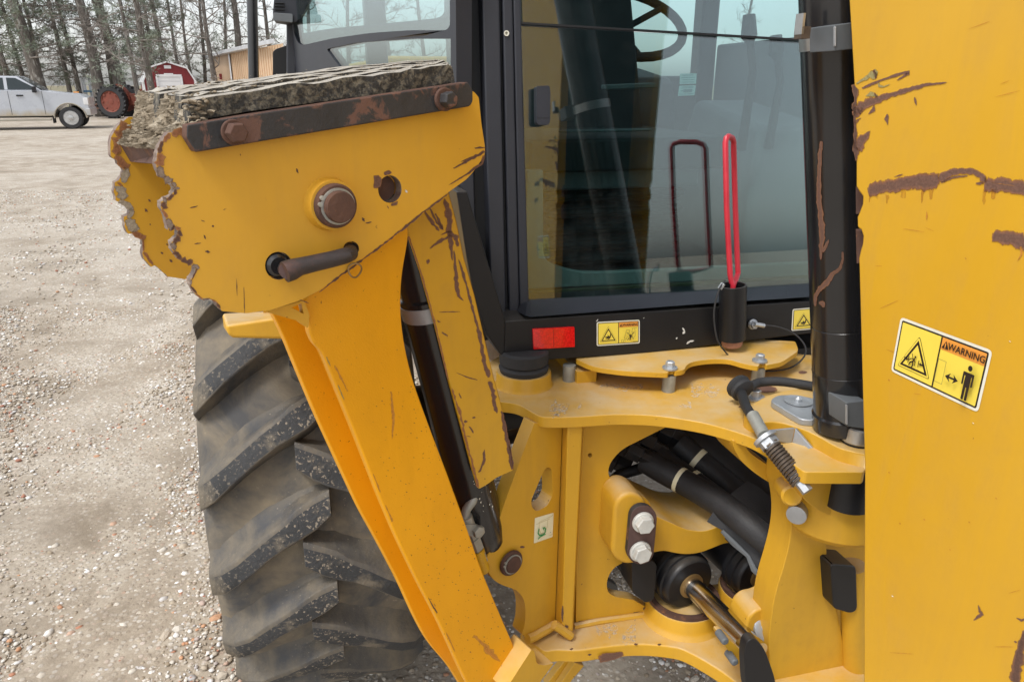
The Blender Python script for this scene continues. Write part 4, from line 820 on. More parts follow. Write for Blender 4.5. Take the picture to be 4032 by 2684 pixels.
def lower_pin(m):
    c = PM(.952).at((1766, 1440)); m.lathe(c, -MY*.9 + UZ*.4, [(.027, -.006), (.027, .001), (.024, .003), (.015, .0032), (.014, .006), (.010, .007)], 'galvanized', 28)
part('swing_pin', lower_pin, BH)
def rod_eye(m):
    m.plate(PM(.865), fillet([(1712, 1505, 20), (1718, 1474, 16), (1738, 1466, 16), (1760, 1492, 20), (1784, 1560, 20), (1794, 1650), (1738, 1650), (1716, 1580, 20)], 8), .018, 'black_paint_and_shade')
    m.lathe(PM(.90).at(zL((575, 1185))[0]), -MY, [(.007, -.02), (.007, .004), (.005, .006)], 'plastic_grey', 18); m.lathe(PM(.90).at(zL((660, 1370))[0]), -MY, [(.007, -.02), (.007, .005), (.005, .007)], 'plastic_grey', 18)
part('rod_eye', rod_eye, BH, bevel=.008, seg=3)
part('rod_clevis', lambda m: m.plate(PM(.915), zL((540, 1170), (600, 1160), (720, 1270), (760, 1330), (700, 1420), (620, 1290)), .03, 'yellow', 8), BH, bevel=.004)

# ---- boom with its cylinder
BX = .62; pBm = PB(BX)
bl = [(1952, 0), (1957, 80), (1961, 150), (1964, 200), (1966, 245), (1964, 262), (1967, 300), (1966, 340)] + zD((1052, 1250), (1052, 1440), (1075, 1480), (1103, 1518)) + zH((1100, 200), (1075, 270), (1060, 300), (1062, 385), (1090, 405), (1105, 450), (1100, 510), (1085, 560), (1072, 620), (1075, 700)) + [(1978, 720), (1983, 900), (1988, 1080), (1987, 1250), (1986, 1420), (1986, 1568), (1986, 1640)]
BL3 = pBm.all(bl)
def boom_outline(x, back=0):
    e0 = BL3[0] + (BL3[0]-BL3[4]).normalized()*1.35; e1 = BL3[-1]; d = MX*(x-BX)
    return [p + d - MY*back for p in [e0] + BL3] + [Mw(x, .40, e1.z), Mw(x, .36, 1.2), Mw(x, .36, 2.2), Mw(x, .40, e0.z)]
part('boom_side_plate', lambda m: m.prism(boom_outline(BX), MX*.022, 'yellow_boom'), BH, bevel=.003)
part('boom_side_plate', lambda m: m.prism(boom_outline(BX+.26), MX*.022, 'yellow_boom'), BH, bevel=.003)
def boom_web(m):
    o = boom_outline(BX+.022); top, bot = o[0], o[len(BL3)]
    m.loft([top-MY*.16, top-MY*.17, top-MY*.17+MX*.238, top-MY*.16+MX*.238], [bot-MY*.16, bot-MY*.17, bot-MY*.17+MX*.238, bot-MY*.16+MX*.238], 'black_paint_and_shade')  # the web is yellow; black colour paints in the deep shade of the channel
    m.box(Mw(BX+.141, .37, 1.75), MX*.118, MY*.005, UZ*1.2, 'black_paint_and_shade')
part('boom_web', boom_web, BH)
for k in range(4): part('boom_hose', lambda m: m.tube([Mw(BX+.06+.048*k, .60+.02*(k % 2), 3.2), Mw(BX+.06+.048*k, .64, 2.2), Mw(BX+.06+.05*k, .66+.015*(k % 2), 1.4), Mw(BX+.07+.045*k, .64, .8)], .022, 'hose_black', 12), BH)
def boom_wear(m):
    P = pBm
    def S(*a, mat='rust_dark', j=.3): m.stroke(P, list(a), mat, .0006, j)
    S(*zD((1040, 860, 22), (1100, 820, 24), (1180, 785, 20), (1300, 740, 13), (1450, 695, 11), (1600, 655, 7), (1755, 637, 2)))
    S(*zD((1045, 900, 16), (1065, 870, 18), (1110, 840, 4))); S(*zD((1100, 680, 5), (1150, 660, 7), (1250, 620, 4), (1380, 575, 6), (1465, 555, 10), (1440, 580, 6), (1370, 620, 3)))
    S(*zD((1230, 640, 3), (1235, 665, 5), (1270, 670, 3), (1320, 650, 1)), mat='decal_olive'); S(*zD((1055, 645, 4), (1130, 605, 10), (1200, 570, 16), (1205, 535, 8)), mat='decal_olive', j=.6); S(*zD((1190, 540, 6), (1210, 570, 8), (1205, 610, 3)))
    S(*zD((1150, 880, 3), (1190, 850, 10), (1195, 815, 4))); S(*zD((1130, 740, 3), (1170, 725, 9), (1220, 750, 7)), mat='decal_olive', j=.7); S(*zD((1200, 715, 3), (1215, 755, 6)))
    S(*zD((1045, 935, 5), (1095, 912, 2))); S(*zD((1045, 955, 4), (1080, 930, 1))); S(*zD((1298, 880, 3), (1292, 915, 10), (1300, 965, 2))); S(*zD((1508, 750, 4), (1515, 785, 5), (1522, 815, 2)))
    S(*zD((1050, 1150, 30), (1085, 1090, 26), (1130, 1050, 14), (1165, 1010, 3))); S(*zD((1345, 1365, 1), (1420, 1345, 4)))
    S(*zD((1145, 1470, 30), (1300, 1435, 30), (1480, 1405, 34), (1600, 1400, 40), (1700, 1398, 42)), j=.14)
    S(*zD((1690, 1380, 24), (1760, 1345, 18), (1850, 1320, 14), (1960, 1325, 14), (2020, 1355, 12), (2055, 1410, 16)), j=.25); S(*zD((1710, 1410, 3), (1800, 1370, 5), (1915, 1355, 3))); S(*zD((1980, 1415, 5), (2040, 1412, 8)))
    S(*zD((2045, 1420, 32), (2150, 1428, 34), (2260, 1440, 34), (2400, 1460, 34)), j=.15)
    S(*zH((2105, 450, 28), (2200, 460, 32), (2280, 480, 34), (2420, 520, 34)), j=.2)
    for x, l_, w_ in ((1165, 60, 3), (1230, 40, 10), (1300, 70, 6), (1420, 30, 12), (1570, 65, 5), (1640, 40, 8), (2050, 80, 6), (2120, 40, 8)): S(*zD((x, 1505 if x < 1400 else 1460, w_), (x-6, 1510+l_*.5, w_*.7), (x-8, 1500+l_, 1)), mat='rust_run', j=.5)
    S(*zH((1600, 255, 1), (1602, 300, 4), (1598, 325, 1)), mat='rust_stain'); S(*zH((2330, 530, 6), (2335, 590, 4), (2300, 640, 1)), mat='rust_stain')
    ed = zD((1042, 650, 10), (1048, 700, 12), (1050, 760, 8), (1042, 830, 8), (1045, 960, 5), (1050, 1180, 12), (1052, 1240, 5)); S(*ed, mat='rust', j=.6)
    S(*zQ((1640, 960, 2), (1650, 1010, 6), (1670, 1030, 9), (1600, 1080, 3))); S(*zQ((2010, 1160, 10), (1985, 1250, 16), (1965, 1330, 22), (1950, 1420, 24), (1930, 1580, 30)), mat='rust', j=.3); S(*zQ((1930, 1240, 6), (1935, 1260, 8))); S(*zQ((1940, 1060, 3), (1980, 1080, 5), (2010, 1070, 4)))
    for _ in range(16):
        x, y = random.uniform(2000, 2330), random.uniform(60, 1500); a = random.uniform(-.5, .5); l_ = random.uniform(15, 60); S((x, y, .3), (x+l_*.5, y+l_*.5*a, .7), (x+l_, y+l_*a, .2), mat='rust_stain')
    for _ in range(14):
        x, y = random.uniform(2010, 2330), random.uniform(520, 1500); S((x, y, 1), (x+2, y+2, 2.2), (x+4, y+3, 1), mat=random.choice(['rust_stain', 'decal_pale']))
part('rust_scrape', boom_wear, BH, smooth=False, kind='stuff')
def chips(m):  # torn steel in the notches of the boom edge
    for a, b in ((zD((1060, 1440), (1110, 1530)), zH((1055, 120), (1062, 280))), (zH((1060, 395), (1108, 450)), zH((1062, 600), (1068, 660)))):
        pl = PB(BX+.012); q = [a[0], a[1], b[0] if b[0][1] > a[1][1] else b[1], b[1]]
        P = pl.all([(a[0][0]-2, a[0][1]), (a[1][0]+5, a[1][1]), (a[1][0]+4, b[1][1]-6), (b[1][0]-2, b[1][1])]); m.prism(P, MX*.01, 'rust')
part('torn_edge', chips, BH)
# lower boom foot, seen below the casting edge
CYL_A, CYL_B, CYL_R = PM(.925).at((1924, -60)), PM(.905).at((1946, 975)), .047
CAX = (CYL_B-CYL_A).normalized()
def boom_cyl(m):
    L = (CYL_B-CYL_A).length; top = CYL_A - CAX*1.2
    m.lathe(top, CAX, [(CYL_R, 0), (CYL_R, 1.2+L*.735), (CYL_R*.985, 1.2+L*.736), (CYL_R*.985, 1.2+L*.738), (CYL_R, 1.2+L*.739), (CYL_R, 1.2+L*.852), (CYL_R*1.01, 1.2+L*.853), (CYL_R, 1.2+L*.856), (CYL_R, 1.2+L*.96), (CYL_R*1.06, 1.2+L*.965), (CYL_R*1.06, 1.2+L), (CYL_R*.9, 1.2+L+.004)], 'black_gloss', 48)
part('boom_cylinder', boom_cyl, BH, sharp=25)
def band(m):
    L = (CYL_B-CYL_A).length; r = CYL_R*1.02
    m.lathe(CYL_A, CAX, [(CYL_R*.99, L*.103), (r, L*.103), (r, L*.134), (CYL_R*.99, L*.134)], 'steel', 48, caps=False)
    c = PM(.88).at((1846, 76)); m.box(c, MX*.006, MY*.008, UZ*.007, 'spring_steel'); m.box(c + UZ*.010 - MX*.005, MX*.0015, MY*.008, UZ*.012, 'steel')
part('hose_clamp', band, BH)
def clamp_block_a(m):
    m.plate(PM(.845), zD((890, 195), (1060, 170), (1060, 375), (890, 395)), .05, 'plastic_grey'); m.plate(PM(.84), zD((893, 205), (905, 205), (905, 360), (893, 360)), .004, 'galvanized')
def clamp_block_b(m):
    m.plate(PM(.845), zN((1520, 580), (1760, 555), (1760, 900), (1520, 870)), .05, 'plastic_grey', 3); m.plate(PM(.84), zN((1518, 610), (1533, 610), (1533, 850), (1518, 850)), .004, 'galvanized')
part('clamp_block', clamp_block_a, BH, bevel=.003); part('clamp_block', clamp_block_b, BH, bevel=.003)
def cyl_boot(m):
    c = PM(.87).at((1975, 1000)); m.lathe(c, -UZ, [(.024, -.04), (.024, .012), (.030, .013), (.030, .03), (.034, .045), (.036, .12)], 'black_paint_and_shade', 28); m.lathe(c, -UZ, [(.0245, -.018), (.026, -.016), (.026, .006), (.0245, .008)], 'steel', 28)
part('rod_boot', cyl_boot, BH)
def ray_cyl(p, lift=.0006):
    d = ray(*p[:2]); o = CAMP - CYL_A; dd = d - CAX*d.dot(CAX); oo = o - CAX*o.dot(CAX); R = CYL_R + lift
    a, b, c = dd.dot(dd), 2*dd.dot(oo), oo.dot(oo)-R*R; q = max(0, b*b-4*a*c); return CAMP + d*((-b-math.sqrt(q))/(2*a))
def cyl_scrape(m):
    def S(pts, mat, lift):
        L, R, Cc = [], [], []; Q = []
        for i in range(len(pts)-1):
            k = 5
            for j in range(k): t = j/k; Q.append(tuple(pts[i][c]*(1-t)+pts[i+1][c]*t for c in range(3)))
        Q.append(pts[-1])
        for i, (x, y, w_) in enumerate(Q):
            t = Vector(Q[min(i+1, len(Q)-1)][:2]) - Vector(Q[max(i-1, 0)][:2]); t.normalize(); n_ = Vector((-t.y, t.x))*w_*.5; p = Vector((x, y))
            Cc.append(ray_cyl(p, lift)); n_ = n_*1.3; L.append(ray_cyl(p+n_*random.uniform(.75, 1.2), lift)); R.append(ray_cyl(p-n_*random.uniform(.75, 1.2), lift))
        m.ribbon(L, Cc, R, mat)
    s1 = zD((790, 1090, 7), (782, 1150, 10), (775, 1250, 9), (770, 1400, 10)) + zH((768, 40, 11), (770, 180, 13), (785, 320, 15), (795, 420, 14), (788, 520, 11), (782, 630, 4)); s2 = zH((845, 480, 3), (820, 530, 8), (795, 570, 9)); s3 = zH((952, 572, 4), (955, 630, 6), (930, 700, 8), (870, 745, 9), (845, 790, 14), (780, 850, 12), (742, 915, 9), (738, 990, 5)); s4 = zH((770, 960, 6), (800, 970, 13), (805, 1000, 7))
    for s_ in (s1, s2, s3, s4): S(s_, 'rust_dark', .0009)
part('scratch', cyl_scrape, BH, smooth=False, kind='stuff')

# ---- cab
ZB = PM(1.33).at((1500, 712)).z; TL = .12
nW = (MY - UZ*TL)
def PW(off=0): return Plane(nW, 1.33 - TL*ZB + off*nW.length)
pW = PW()
part('cab_sill', lambda m: m.plate(PM(1.265), [(1162, 739, 3), (1300, 729, 2), (1990, 684), (1990, 755, 10), (1870, 766, 10), (1500, 810, 10), (1253, 828, 10), (1160, 832, 8)], .30, 'black_paint_and_shade', 3), BH, bevel=.012, seg=3)
part('cab_corner', lambda m: m.prism(PM(1.265).all([(1163, 738), (1162, 832), (1120, 770), (1093, 690), (1075, 600), (1050, 440), (1075, 440)]), MX*-.004 + MY*.12, 'black_paint_and_shade'), BH, bevel=.003)
def post(name, top, bot, off, t, mat, x=0):
    part(name, lambda m: m.plate(PW(off), [(top[0], -420), (top[1], -420), (bot[1], 737), (bot[0], 737)], t, mat), BH, bevel=.004, seg=3)
def lx(x0, x1):     # x at y=-420 of a line from (x0, 0) to (x1, 735)
    return x0 - (x1-x0)*420/735
def pst(a, b, a1, b1, off, t, mat='cab_black', nm='cab_post'): post(nm, (lx(a, a1), lx(b, b1)), (a1, b1), off, t, mat)
pst(1040, 1079, 1070, 1102, .012, .09); pst(1077, 1112, 1098, 1134, .03, .05, 'groove_black', 'post_groove'); pst(1109, 1150, 1131, 1165, -.004, .06); pst(1148, 1158, 1163, 1175, .012, .03, 'groove_black', 'post_groove'); pst(1156, 1180, 1172, 1196, -.001, .04); pst(1180.6, 1199, 1196.6, 1219, .001, .04)
def rail(m):
    T, Bt = zG((345, 958), (372, 957), (1820, 883), (2352, 845), (2600, 828)), zG((330, 1062), (372, 1073), (1820, 962), (2352, 930), (2600, 912))
    a, b = PW(-.002).all(T), PM(1.263).all(Bt); back = [p + MY*.06 for p in a]; low_ = [p + MY*.12 - UZ*.02 for p in b]
    for i in range(4): m.loft([a[i], b[i], low_[i], back[i]], [a[i+1], b[i+1], low_[i+1], back[i+1]], 'cab_black')
part('window_rail', rail, BH)
part('post_ring', lambda m: m.lathe(PW(-.003).at((1165, 77)), -MY, [(.0048, 0), (.0048, .002), (.0028, .002), (.0028, 0)], 'decal_white', 16), BH)
part('rear_window_pane', lambda m: m.plate(PW(.012), [(1190, 60), (1880, 95), (1990, 100), (1990, 665), (1653, 683), (1212, 706)], .005, 'cab_glass'), BH, smooth=False)
part('rear_window_pane', lambda m: m.plate(PW(.006), [(1182, -420), (1960, -420), (1960, 100), (1850, 93), (1203, 54)], .005, 'cab_glass'), BH, smooth=False)
part('window_seal', lambda m: m.plate(PW(.004), [(1182, 49), (1203, 51), (1850, 90), (1960, 96), (1960, 100), (1850, 94.5), (1203, 56), (1182, 55)], .006, 'groove_black'), BH)
part('window_seal', lambda m: m.plate(PW(.002), [(1182, -420), (1190, -420), (1192, 48), (1184, 52)], .008, 'groove_black'), BH)
part('window_latch', lambda m: (m.plate(PW(-.016), fillet(zB((2180, 665), (2280, 660), (2288, 700), (2288, 930), (2275, 965), (2195, 965), (2182, 940)), 4), .018, 'cab_black'), m.plate(PW(-.0165), zB((2185, 908), (2285, 908), (2285, 912), (2185, 912)), .001, 'groove_black')), BH, bevel=.002)
part('cab_roof', lambda m: m.box(Mw(.80, 2.05, 2.66), MX*.72, MY*.72, UZ*.05, 'cab_black'), BH, bevel=.03)
# left side: flared quarter panel with two panes
pQ = Plane(MX*1.265 + MY*.307 - UZ*0.0, (MX*1.265 + MY*.307).dot(Mw(.243, 1.36, 0)))
up_w = fillet([(674, -300, 0), (674, 51, 10), (677, 80, 10), (689, 106, 14), (763, 89, 20), (853, 76, 20), (942, 70, 10), (1028, 70, 10), (1035, 58, 4), (1035, -300, 0)], 4)
lo_w = fillet([(751, 113, 6), (823, 98, 10), (942, 89, 10), (1037, 89, 2), (1037, 300, 0), (860, 300, 0), (784, 158, 10)], 4)
part('quarter_panel', lambda m: m.plate(pQ, [(655, -360), (1046, -360), (1052, 440), (1058, 560), (760, 420), (660, 170)], .03, 'cab_black', holes=[up_w, lo_w]), BH, bevel=.003)
part('quarter_pane', lambda m: m.plate(pQ.off(.004), [((x-855)*1.03+855, y+3) for x, y in up_w], .004, 'cab_glass'), BH, smooth=False)
part('quarter_pane', lambda m: m.plate(pQ.off(.004), [((x-900)*1.02+900, y) for x, y in lo_w], .004, 'cab_glass'), BH, smooth=False)
part('pane_border', lambda m: m.plate(pQ.off(.0095), [(665, -300), (1045, -300), (1045, 80), (690, 112)], .002, 'groove_black', holes=[fillet([(690, -250), (690, 78, 10), (760, 66, 20), (1010, 42, 20), (1022, 30, 6), (1022, -250)], 4)]), BH)
part('front_pillar', lambda m: m.plate(PM(2.62), [(659, -300), (682, -300), (682, 190), (659, 190)], .06, 'cab_black'), BH, bevel=.006)
def work_lamp(m):
    m.plate(PM(2.55), zA((2120, -60), (2420, -60), (2352, 90), (2290, 170), (2230, 180), (2110, 160), (2105, 100)), .10, 'cab_black', 5); m.plate(PM(2.53), zA((2108, 98), (2260, 108), (2258, 175), (2110, 160)), .03, 'plastic_grey', 4)
    for y in (20, 45, 70): m.plate(PM(2.54), zA((2118, y), (2195, y+2), (2195, y+8), (2118, y+6)), .02, 'groove_black')
part('work_lamp', work_lamp, BH, bevel=.006)
part('mirror', lambda m: m.plate(PM(3.0), zA((2105, 400), (2130, 378), (2215, 350), (2215, 600), (2105, 600)), .05, 'black_paint_and_shade', 4), BH, bevel=.008)
def pole(m):
    a, b = PM(3.2).at((576, -200)), PM(3.2).at((587, 330)); m.tube([a, b], .020, 'black_gloss', 20)
part('hand_rail', pole, BH)
def hood(m):
    prof = [(-.55, .8), (-.5, 1.55), (-.42, 1.69), (-.2, 1.735), (.2, 1.735), (.42, 1.69), (.5, 1.55), (.55, .8)]
    m.loft([Mw(.55+x, 3.9, z) for x, z in prof], [Mw(.55+x, 5.4, z-.12) for x, z in prof], 'yellow')
part('engine_hood', hood, BH, bevel=.02)
# cab interior
part('cab_floor', lambda m: m.box(Mw(.85, 2.05, 1.13), MX*.60, MY*.66, UZ*.02, 'seat_dark'), BH)
def trim(m):
    m.plate(PM(1.42), zG((345, -60), (470, -60), (470, 590, 20), (505, 650, 30), (600, 690, 40), (740, 728, 40), (900, 732, 20), (1300, 715), (2600, 650), (2600, 750), (1800, 790), (570, 850), (330, 862)), .02, 'cab_trim', 4)
part('inner_trim', trim, BH, bevel=.006)
part('inner_trim', lambda m: m.plate(PM(1.40), zG((340, 880), (1820, 800), (2600, 755), (2600, 800), (1820, 850), (340, 940)), .01, 'ledge_olive'), BH, label='dusty olive ledge under the rear window')
def seat(m):
    c = Mw(.66, 1.80, 0)
    z = 1.15
    for k in range(6):
        for r_, dz in ((.150, 0), (.165, .012), (.165, .024), (.150, .036)):
            pass
        q = [(.155, z), (.172, z+.010), (.172, z+.026), (.155, z+.036)]
        for i in range(3): m.loft([Mw(.66+sx*q[i][0], 1.80+sy*q[i][0], q[i][1]) for sx, sy in ((-1, -1), (1, -1), (1, 1), (-1, 1))], [Mw(.66+sx*q[i+1][0], 1.80+sy*q[i+1][0], q[i+1][1]) for sx, sy in ((-1, -1), (1, -1), (1, 1), (-1, 1))], 'seat_dark')
        z += .038
    m.box(Mw(.66, 1.80, 1.40), MX*.19, MY*.20, UZ*.025, 'plastic_grey'); m.box(Mw(.66, 1.79, 1.455), MX*.235, MY*.24, UZ*.035, 'seat_dark')
    m.loft([Mw(.45, 1.96, 1.44), Mw(.87, 1.96, 1.44), Mw(.87, 2.08, 1.44), Mw(.45, 2.08, 1.44)], [Mw(.50, 2.12, 2.15), Mw(.82, 2.12, 2.15), Mw(.82, 2.22, 2.15), Mw(.50, 2.22, 2.15)], 'seat_dark')
part('seat', seat, BH, bevel=.02, seg=3)
part('seat_rail', lambda m: (m.plate(PM(1.55), [(1290, 300), (1500, 296), (1500, 302), (1290, 306)], .02, 'plastic_grey'), m.plate(PM(1.57), [(1390, 195), (1510, 190), (1510, 202), (1390, 207)], .02, 'plastic_grey')), BH, bevel=.003)
def console(m):
    m.loft([Mw(1.02, 1.66, 1.15), Mw(1.28, 1.62, 1.15), Mw(1.28, 2.2, 1.15), Mw(1.02, 2.2, 1.15)], [Mw(1.08, 1.74, 1.50), Mw(1.26, 1.70, 1.50), Mw(1.26, 2.1, 1.56), Mw(1.08, 2.1, 1.56)], 'plastic_grey')
part('console', console, BH, bevel=.02, seg=3)
def steering(m):
    c = Mw(.92, 2.30, 1.78); ax = (MY*-.55 + UZ*.83).normalized(); x = MX; y = ax.cross(x)
    m.tube([c + (x*math.cos(a) + y*math.sin(a))*.19 for a in (2*PI*k/32 for k in range(33))], .014, 'seat_dark', 10)
    for a in (.5, 2.6, 4.7): m.tube([c - ax*.03, c + (x*math.cos(a) + y*math.sin(a))*.185], .010, 'seat_dark', 8)
    m.tube([c, c - ax*.35, c - ax*.42 + MY*.05], [.03, .035, .06], 'seat_dark', 12)
part('steering_wheel', steering, BH)
def dash(m):
    m.loft([Mw(.45, 2.45, 1.15), Mw(1.25, 2.45, 1.15), Mw(1.25, 2.68, 1.15), Mw(.45, 2.68, 1.15)], [Mw(.65, 2.38, 1.62), Mw(1.15, 2.38, 1.62), Mw(1.15, 2.66, 1.66), Mw(.65, 2.66, 1.66)], 'plastic_grey')
part('dashboard', dash, BH, bevel=.03, seg=3)
def lever(m):
    for x, y, l_ in ((1.0, 1.68, .3), (1.10, 1.72, .26)): m.tube([Mw(x, y, 1.45), Mw(x-.02, y-.05, 1.45+l_*.6), Mw(x-.028, y-.04, 1.45+l_*.8), Mw(x-.03, y-.035, 1.45+l_*.85), Mw(x-.032, y-.03, 1.45+l_)], [.012, .009, .009, .019, .014], 'seat_dark', 10)
part('control_lever', lever, BH)
def far_frame(m):
    for x, y in ((1.46, 1.42), (1.5, 2.05), (1.40, 2.68), (.20, 2.66)): m.box(Mw(x, y, 1.9), MX*.035, MY*.035, UZ*.76, 'cab_black')
    m.box(Mw(1.48, 2.05, 1.42), MX*.03, MY*.63, UZ*.32, 'plastic_grey'); m.box(Mw(.82, 2.68, 1.37), MX*.6, MY*.03, UZ*.26, 'plastic_grey')
part('cab_frame', far_frame, BH, bevel=.01)

# ---- decals
def text_mesh(body, size):
    c = bpy.data.curves.new('text', 'FONT'); c.body = body; c.size = size; c.align_x = 'CENTER'; c.align_y = 'CENTER'; c.offset = size*.018; c.resolution_u = 3
    o = bpy.data.objects.new('text', c); me = bpy.data.meshes.new_from_object(o); vs = [(v.co.x, v.co.y) for v in me.vertices]; fs = [tuple(p.vertices) for p in me.polygons]
    bpy.data.objects.remove(o); bpy.data.curves.remove(c); bpy.data.meshes.remove(me); return vs, fs
class Decal:
    """flat print on a quadrilateral: drawing units W x H, y up"""
    def __init__(s, TLc, TR, BR, BLc, W, H, n): s.c = (TLc, TR, BR, BLc); s.W, s.H, s.n = W, H, n; s.m = MB(); s.k = 0
    def at(s, p):
        x, y = p[0]/s.W, 1-p[1]/s.H; a, b, c, d = s.c; return (a*(1-x)+b*x)*(1-y) + (d*(1-x)+c*x)*y + s.n*(.0005 + s.k*.00016)
    def poly(s, pts, mat, holes=()):
        s.k += 1; loops = [[s.at(p) for p in pts]] + [[s.at(p) for p in h] for h in holes]; flat = [p for lp in loops for p in lp]; s.m.add(flat, list(tessellate_polygon(loops)), mat)
    def line(s, pts, w_, mat):
        for (x0, y0), (x1, y1) in zip(pts, pts[1:]):
            t = Vector((x1-x0, y1-y0)).normalized()*w_*.5; q = Vector((-t.y, t.x)); a, b = Vector((x0, y0))-t*.6, Vector((x1, y1))+t*.6
            s.poly([tuple(a+q), tuple(b+q), tuple(b-q), tuple(a-q)], mat)
    def text(s, body, x, y, size, mat, sx=1):
        vs, fs = text_mesh(body, size); s.k += 1; s.m.add([s.at((x+a*sx, y+b)) for a, b in vs], fs, mat)
    def tri(s, x, y, w_, h, mat):
        o = [(x-w_/2, y), (x+w_/2, y), (x, y+h)]; s.poly(o, mat)
    def done(s, name, **k): return s.m.build(name, BH, smooth=False, **k)
def rrect(x0, y0, x1, y1, r): return fillet([(x0, y0), (x1, y0), (x1, y1), (x0, y1)], r, 4)
def warning(dc, kind):
    dc.poly(rrect(0, 0, 200, 110, 9), 'decal_white'); dc.poly(rrect(5, 5, 195, 105, 4), 'decal_black'); dc.poly(rrect(8, 8, 192, 102, 2), 'decal_yellow')
    dc.poly([(101, 80), (192, 80), (192, 102), (101, 102)], 'decal_orange'); dc.poly([(99, 8), (102, 8), (102, 102), (99, 102)], 'decal_black')
    T = [(14, 18), (92, 18), (53, 88)]
    dc.poly(fillet(T, 5, 4), 'decal_black'); dc.poly(fillet([(15.2, 18.8), (90.8, 18.8), (53, 86.4)], 4.5, 4), 'decal_yellow'); dc.poly([(20, 22), (86, 22), (53, 80)], 'decal_black'); dc.poly([(27, 26), (79, 26), (53, 71)], 'decal_yellow')
    dc.tri(112, 84, 15, 14, 'decal_black'); dc.line([(112, 88.5), (112, 93.5)], 2, 'decal_orange'); dc.line([(112, 86), (112, 87)], 2, 'decal_orange'); dc.text('WARNING', 156, 90.6, 17, 'decal_black', .92)
    k = 'decal_black'
    if kind == 'crush':
        for x, d in ((35, 1), (70, -1)):
            dc.line([(x-5*d, 39), (x, 39)], 3, k); dc.poly([(x, 43), (x, 35), (x+4*d, 39)], k); dc.line([(x+5*d, 33), (x+5*d, 45)], 1.6, k)
        dc.poly(ellipse(56, 49, 2.2, 2.2, 12), k); dc.line([(55, 46), (52, 39), (47, 36), (45, 30)], 2.6, k); dc.line([(52, 39), (55, 33), (52, 28)], 2.4, k); dc.line([(54, 44), (49, 44), (45, 40)], 1.8, k); dc.line([(54, 44), (60, 41), (60, 34)], 1.8, k); dc.line([(50, 54), (54, 46)], 1.6, k)
        dc.line([(110, 23), (126, 23), (126, 65), (110, 65), (110, 23)], 1.1, 'decal_olive')
        dc.line([(134, 41), (154, 41)], 3.6, k)
        for x, d in ((130, 1), (158, -1)): dc.poly([(x, 41), (x+11*d, 49), (x+8*d, 41), (x+11*d, 33)], k)
        dc.poly(ellipse(176, 71, 4.4, 5, 16), k); dc.poly(fillet([(165, 63), (187, 63), (187, 40), (183.4, 40), (183.4, 57), (182, 57), (182, 14), (177, 14), (177, 37), (175, 37), (175, 14), (170, 14), (170, 57), (168.6, 57), (168.6, 40), (165, 40)], 1.6, 3), k)
        dc.text('290-1005 2', 178, 10.8, 4.2, k, .9)
    else:
        dc.poly([(38, 42), (46, 42), (50, 45), (48, 53), (52, 46), (58, 42), (62, 60), (64, 60), (63, 40), (56, 31), (48, 28), (54, 36), (44, 32), (37, 30), (46, 37), (38, 38)], k)
        o = 'decal_olive'; dc.line([(126, 30), (136, 68), (152, 66), (146, 52)], 2.2, o); dc.line([(160, 74), (184, 75)], 1.8, o); dc.line([(164, 74), (160, 58), (170, 52)], 2, o); dc.line([(174, 74), (176, 40), (166, 30)], 1.6, o); dc.line([(126, 30), (134, 27), (140, 40)], 2, o)
        dc.line([(136, 57), (168, 26)], 4, o); dc.line([(138, 22), (170, 58)], 4, o); dc.line([(150, 48), (154, 36), (150, 22)], 4.4, k); dc.line([(146, 40), (154, 44), (162, 38)], 3, k); dc.line([(140, 24), (166, 56)], 1.6, k)
        dc.poly(fillet([(109, 14), (128, 14), (128, 26), (119, 24), (109, 26)], 2, 2), o); dc.poly([(111, 16), (118, 16), (118, 23), (111, 23.5)], 'decal_yellow'); dc.poly([(120, 16), (126, 16), (126, 23.5), (120, 23)], 'decal_yellow'); dc.line([(164, 15), (186, 15)], 2, k)
pD = PM(1.2648)
dc = Decal(*pD.all(zG((880, 1111), (1212, 1093), (1212, 1275), (880, 1297))), 200, 110, -MY); warning(dc, 'hand'); dc.done('warning_decal', label='small yellow hand-crush warning decal in the middle of the black sill')
a_, b_, c_, d_ = pD.all(zH((565, 1012), (735, 997), (735, 1165), (555, 1180)))
k_ = 1.88; dc = Decal(a_, a_+(b_-a_)*k_, d_+(c_-d_)*k_, d_, 200, 110, -MY); warning(dc, 'hand'); dc.done('warning_decal', label='second small warning decal, half hidden behind the black cylinder')
dc = Decal(*pBm.all(zO((425, 276), (1457, 655), (1292, 1350), (313, 882))), 200, 110, -MX); warning(dc, 'crush'); dc.done('warning_decal', label='large tilted warning decal with crushed figure on the boom side')
q_ = zoom(2000, 1980, 8.712); dc = Decal(*pK.all(q_((915, 500), (1560, 315), (1525, 1145), (880, 1370))), 100, 125, -SY)
dc.poly(rrect(0, 0, 100, 125, 4), 'decal_pale'); dc.line([(10, 92), (80, 100)], 1.5, 'decal_olive'); dc.line([(24, 92), (24, 60), (34, 42), (46, 36)], 1.2, 'decal_olive'); dc.line([(68, 98), (68, 64), (58, 52)], 1.2, 'decal_olive'); dc.line([(20, 100), (90, 112), (94, 122)], 1.2, 'decal_olive')
dc.line([(22, 66), (18, 46), (26, 34), (44, 32), (54, 40), (56, 56), (50, 66), (42, 66)], 6, 'decal_green'); dc.line([(18, 20), (30, 28), (54, 32)], 6, 'decal_green'); dc.line([(42, 66), (44, 58)], 4, 'decal_green'); dc.line([(76, 18), (92, 20)], 1.6, 'decal_olive'); dc.line([(80, 36), (82, 32)], 3, 'decal_grey')
dc.done('paper_tag', label='small pale sticker with a green mark on the stabilizer bracket')
q_ = zoom(2600, 250, 9.224)
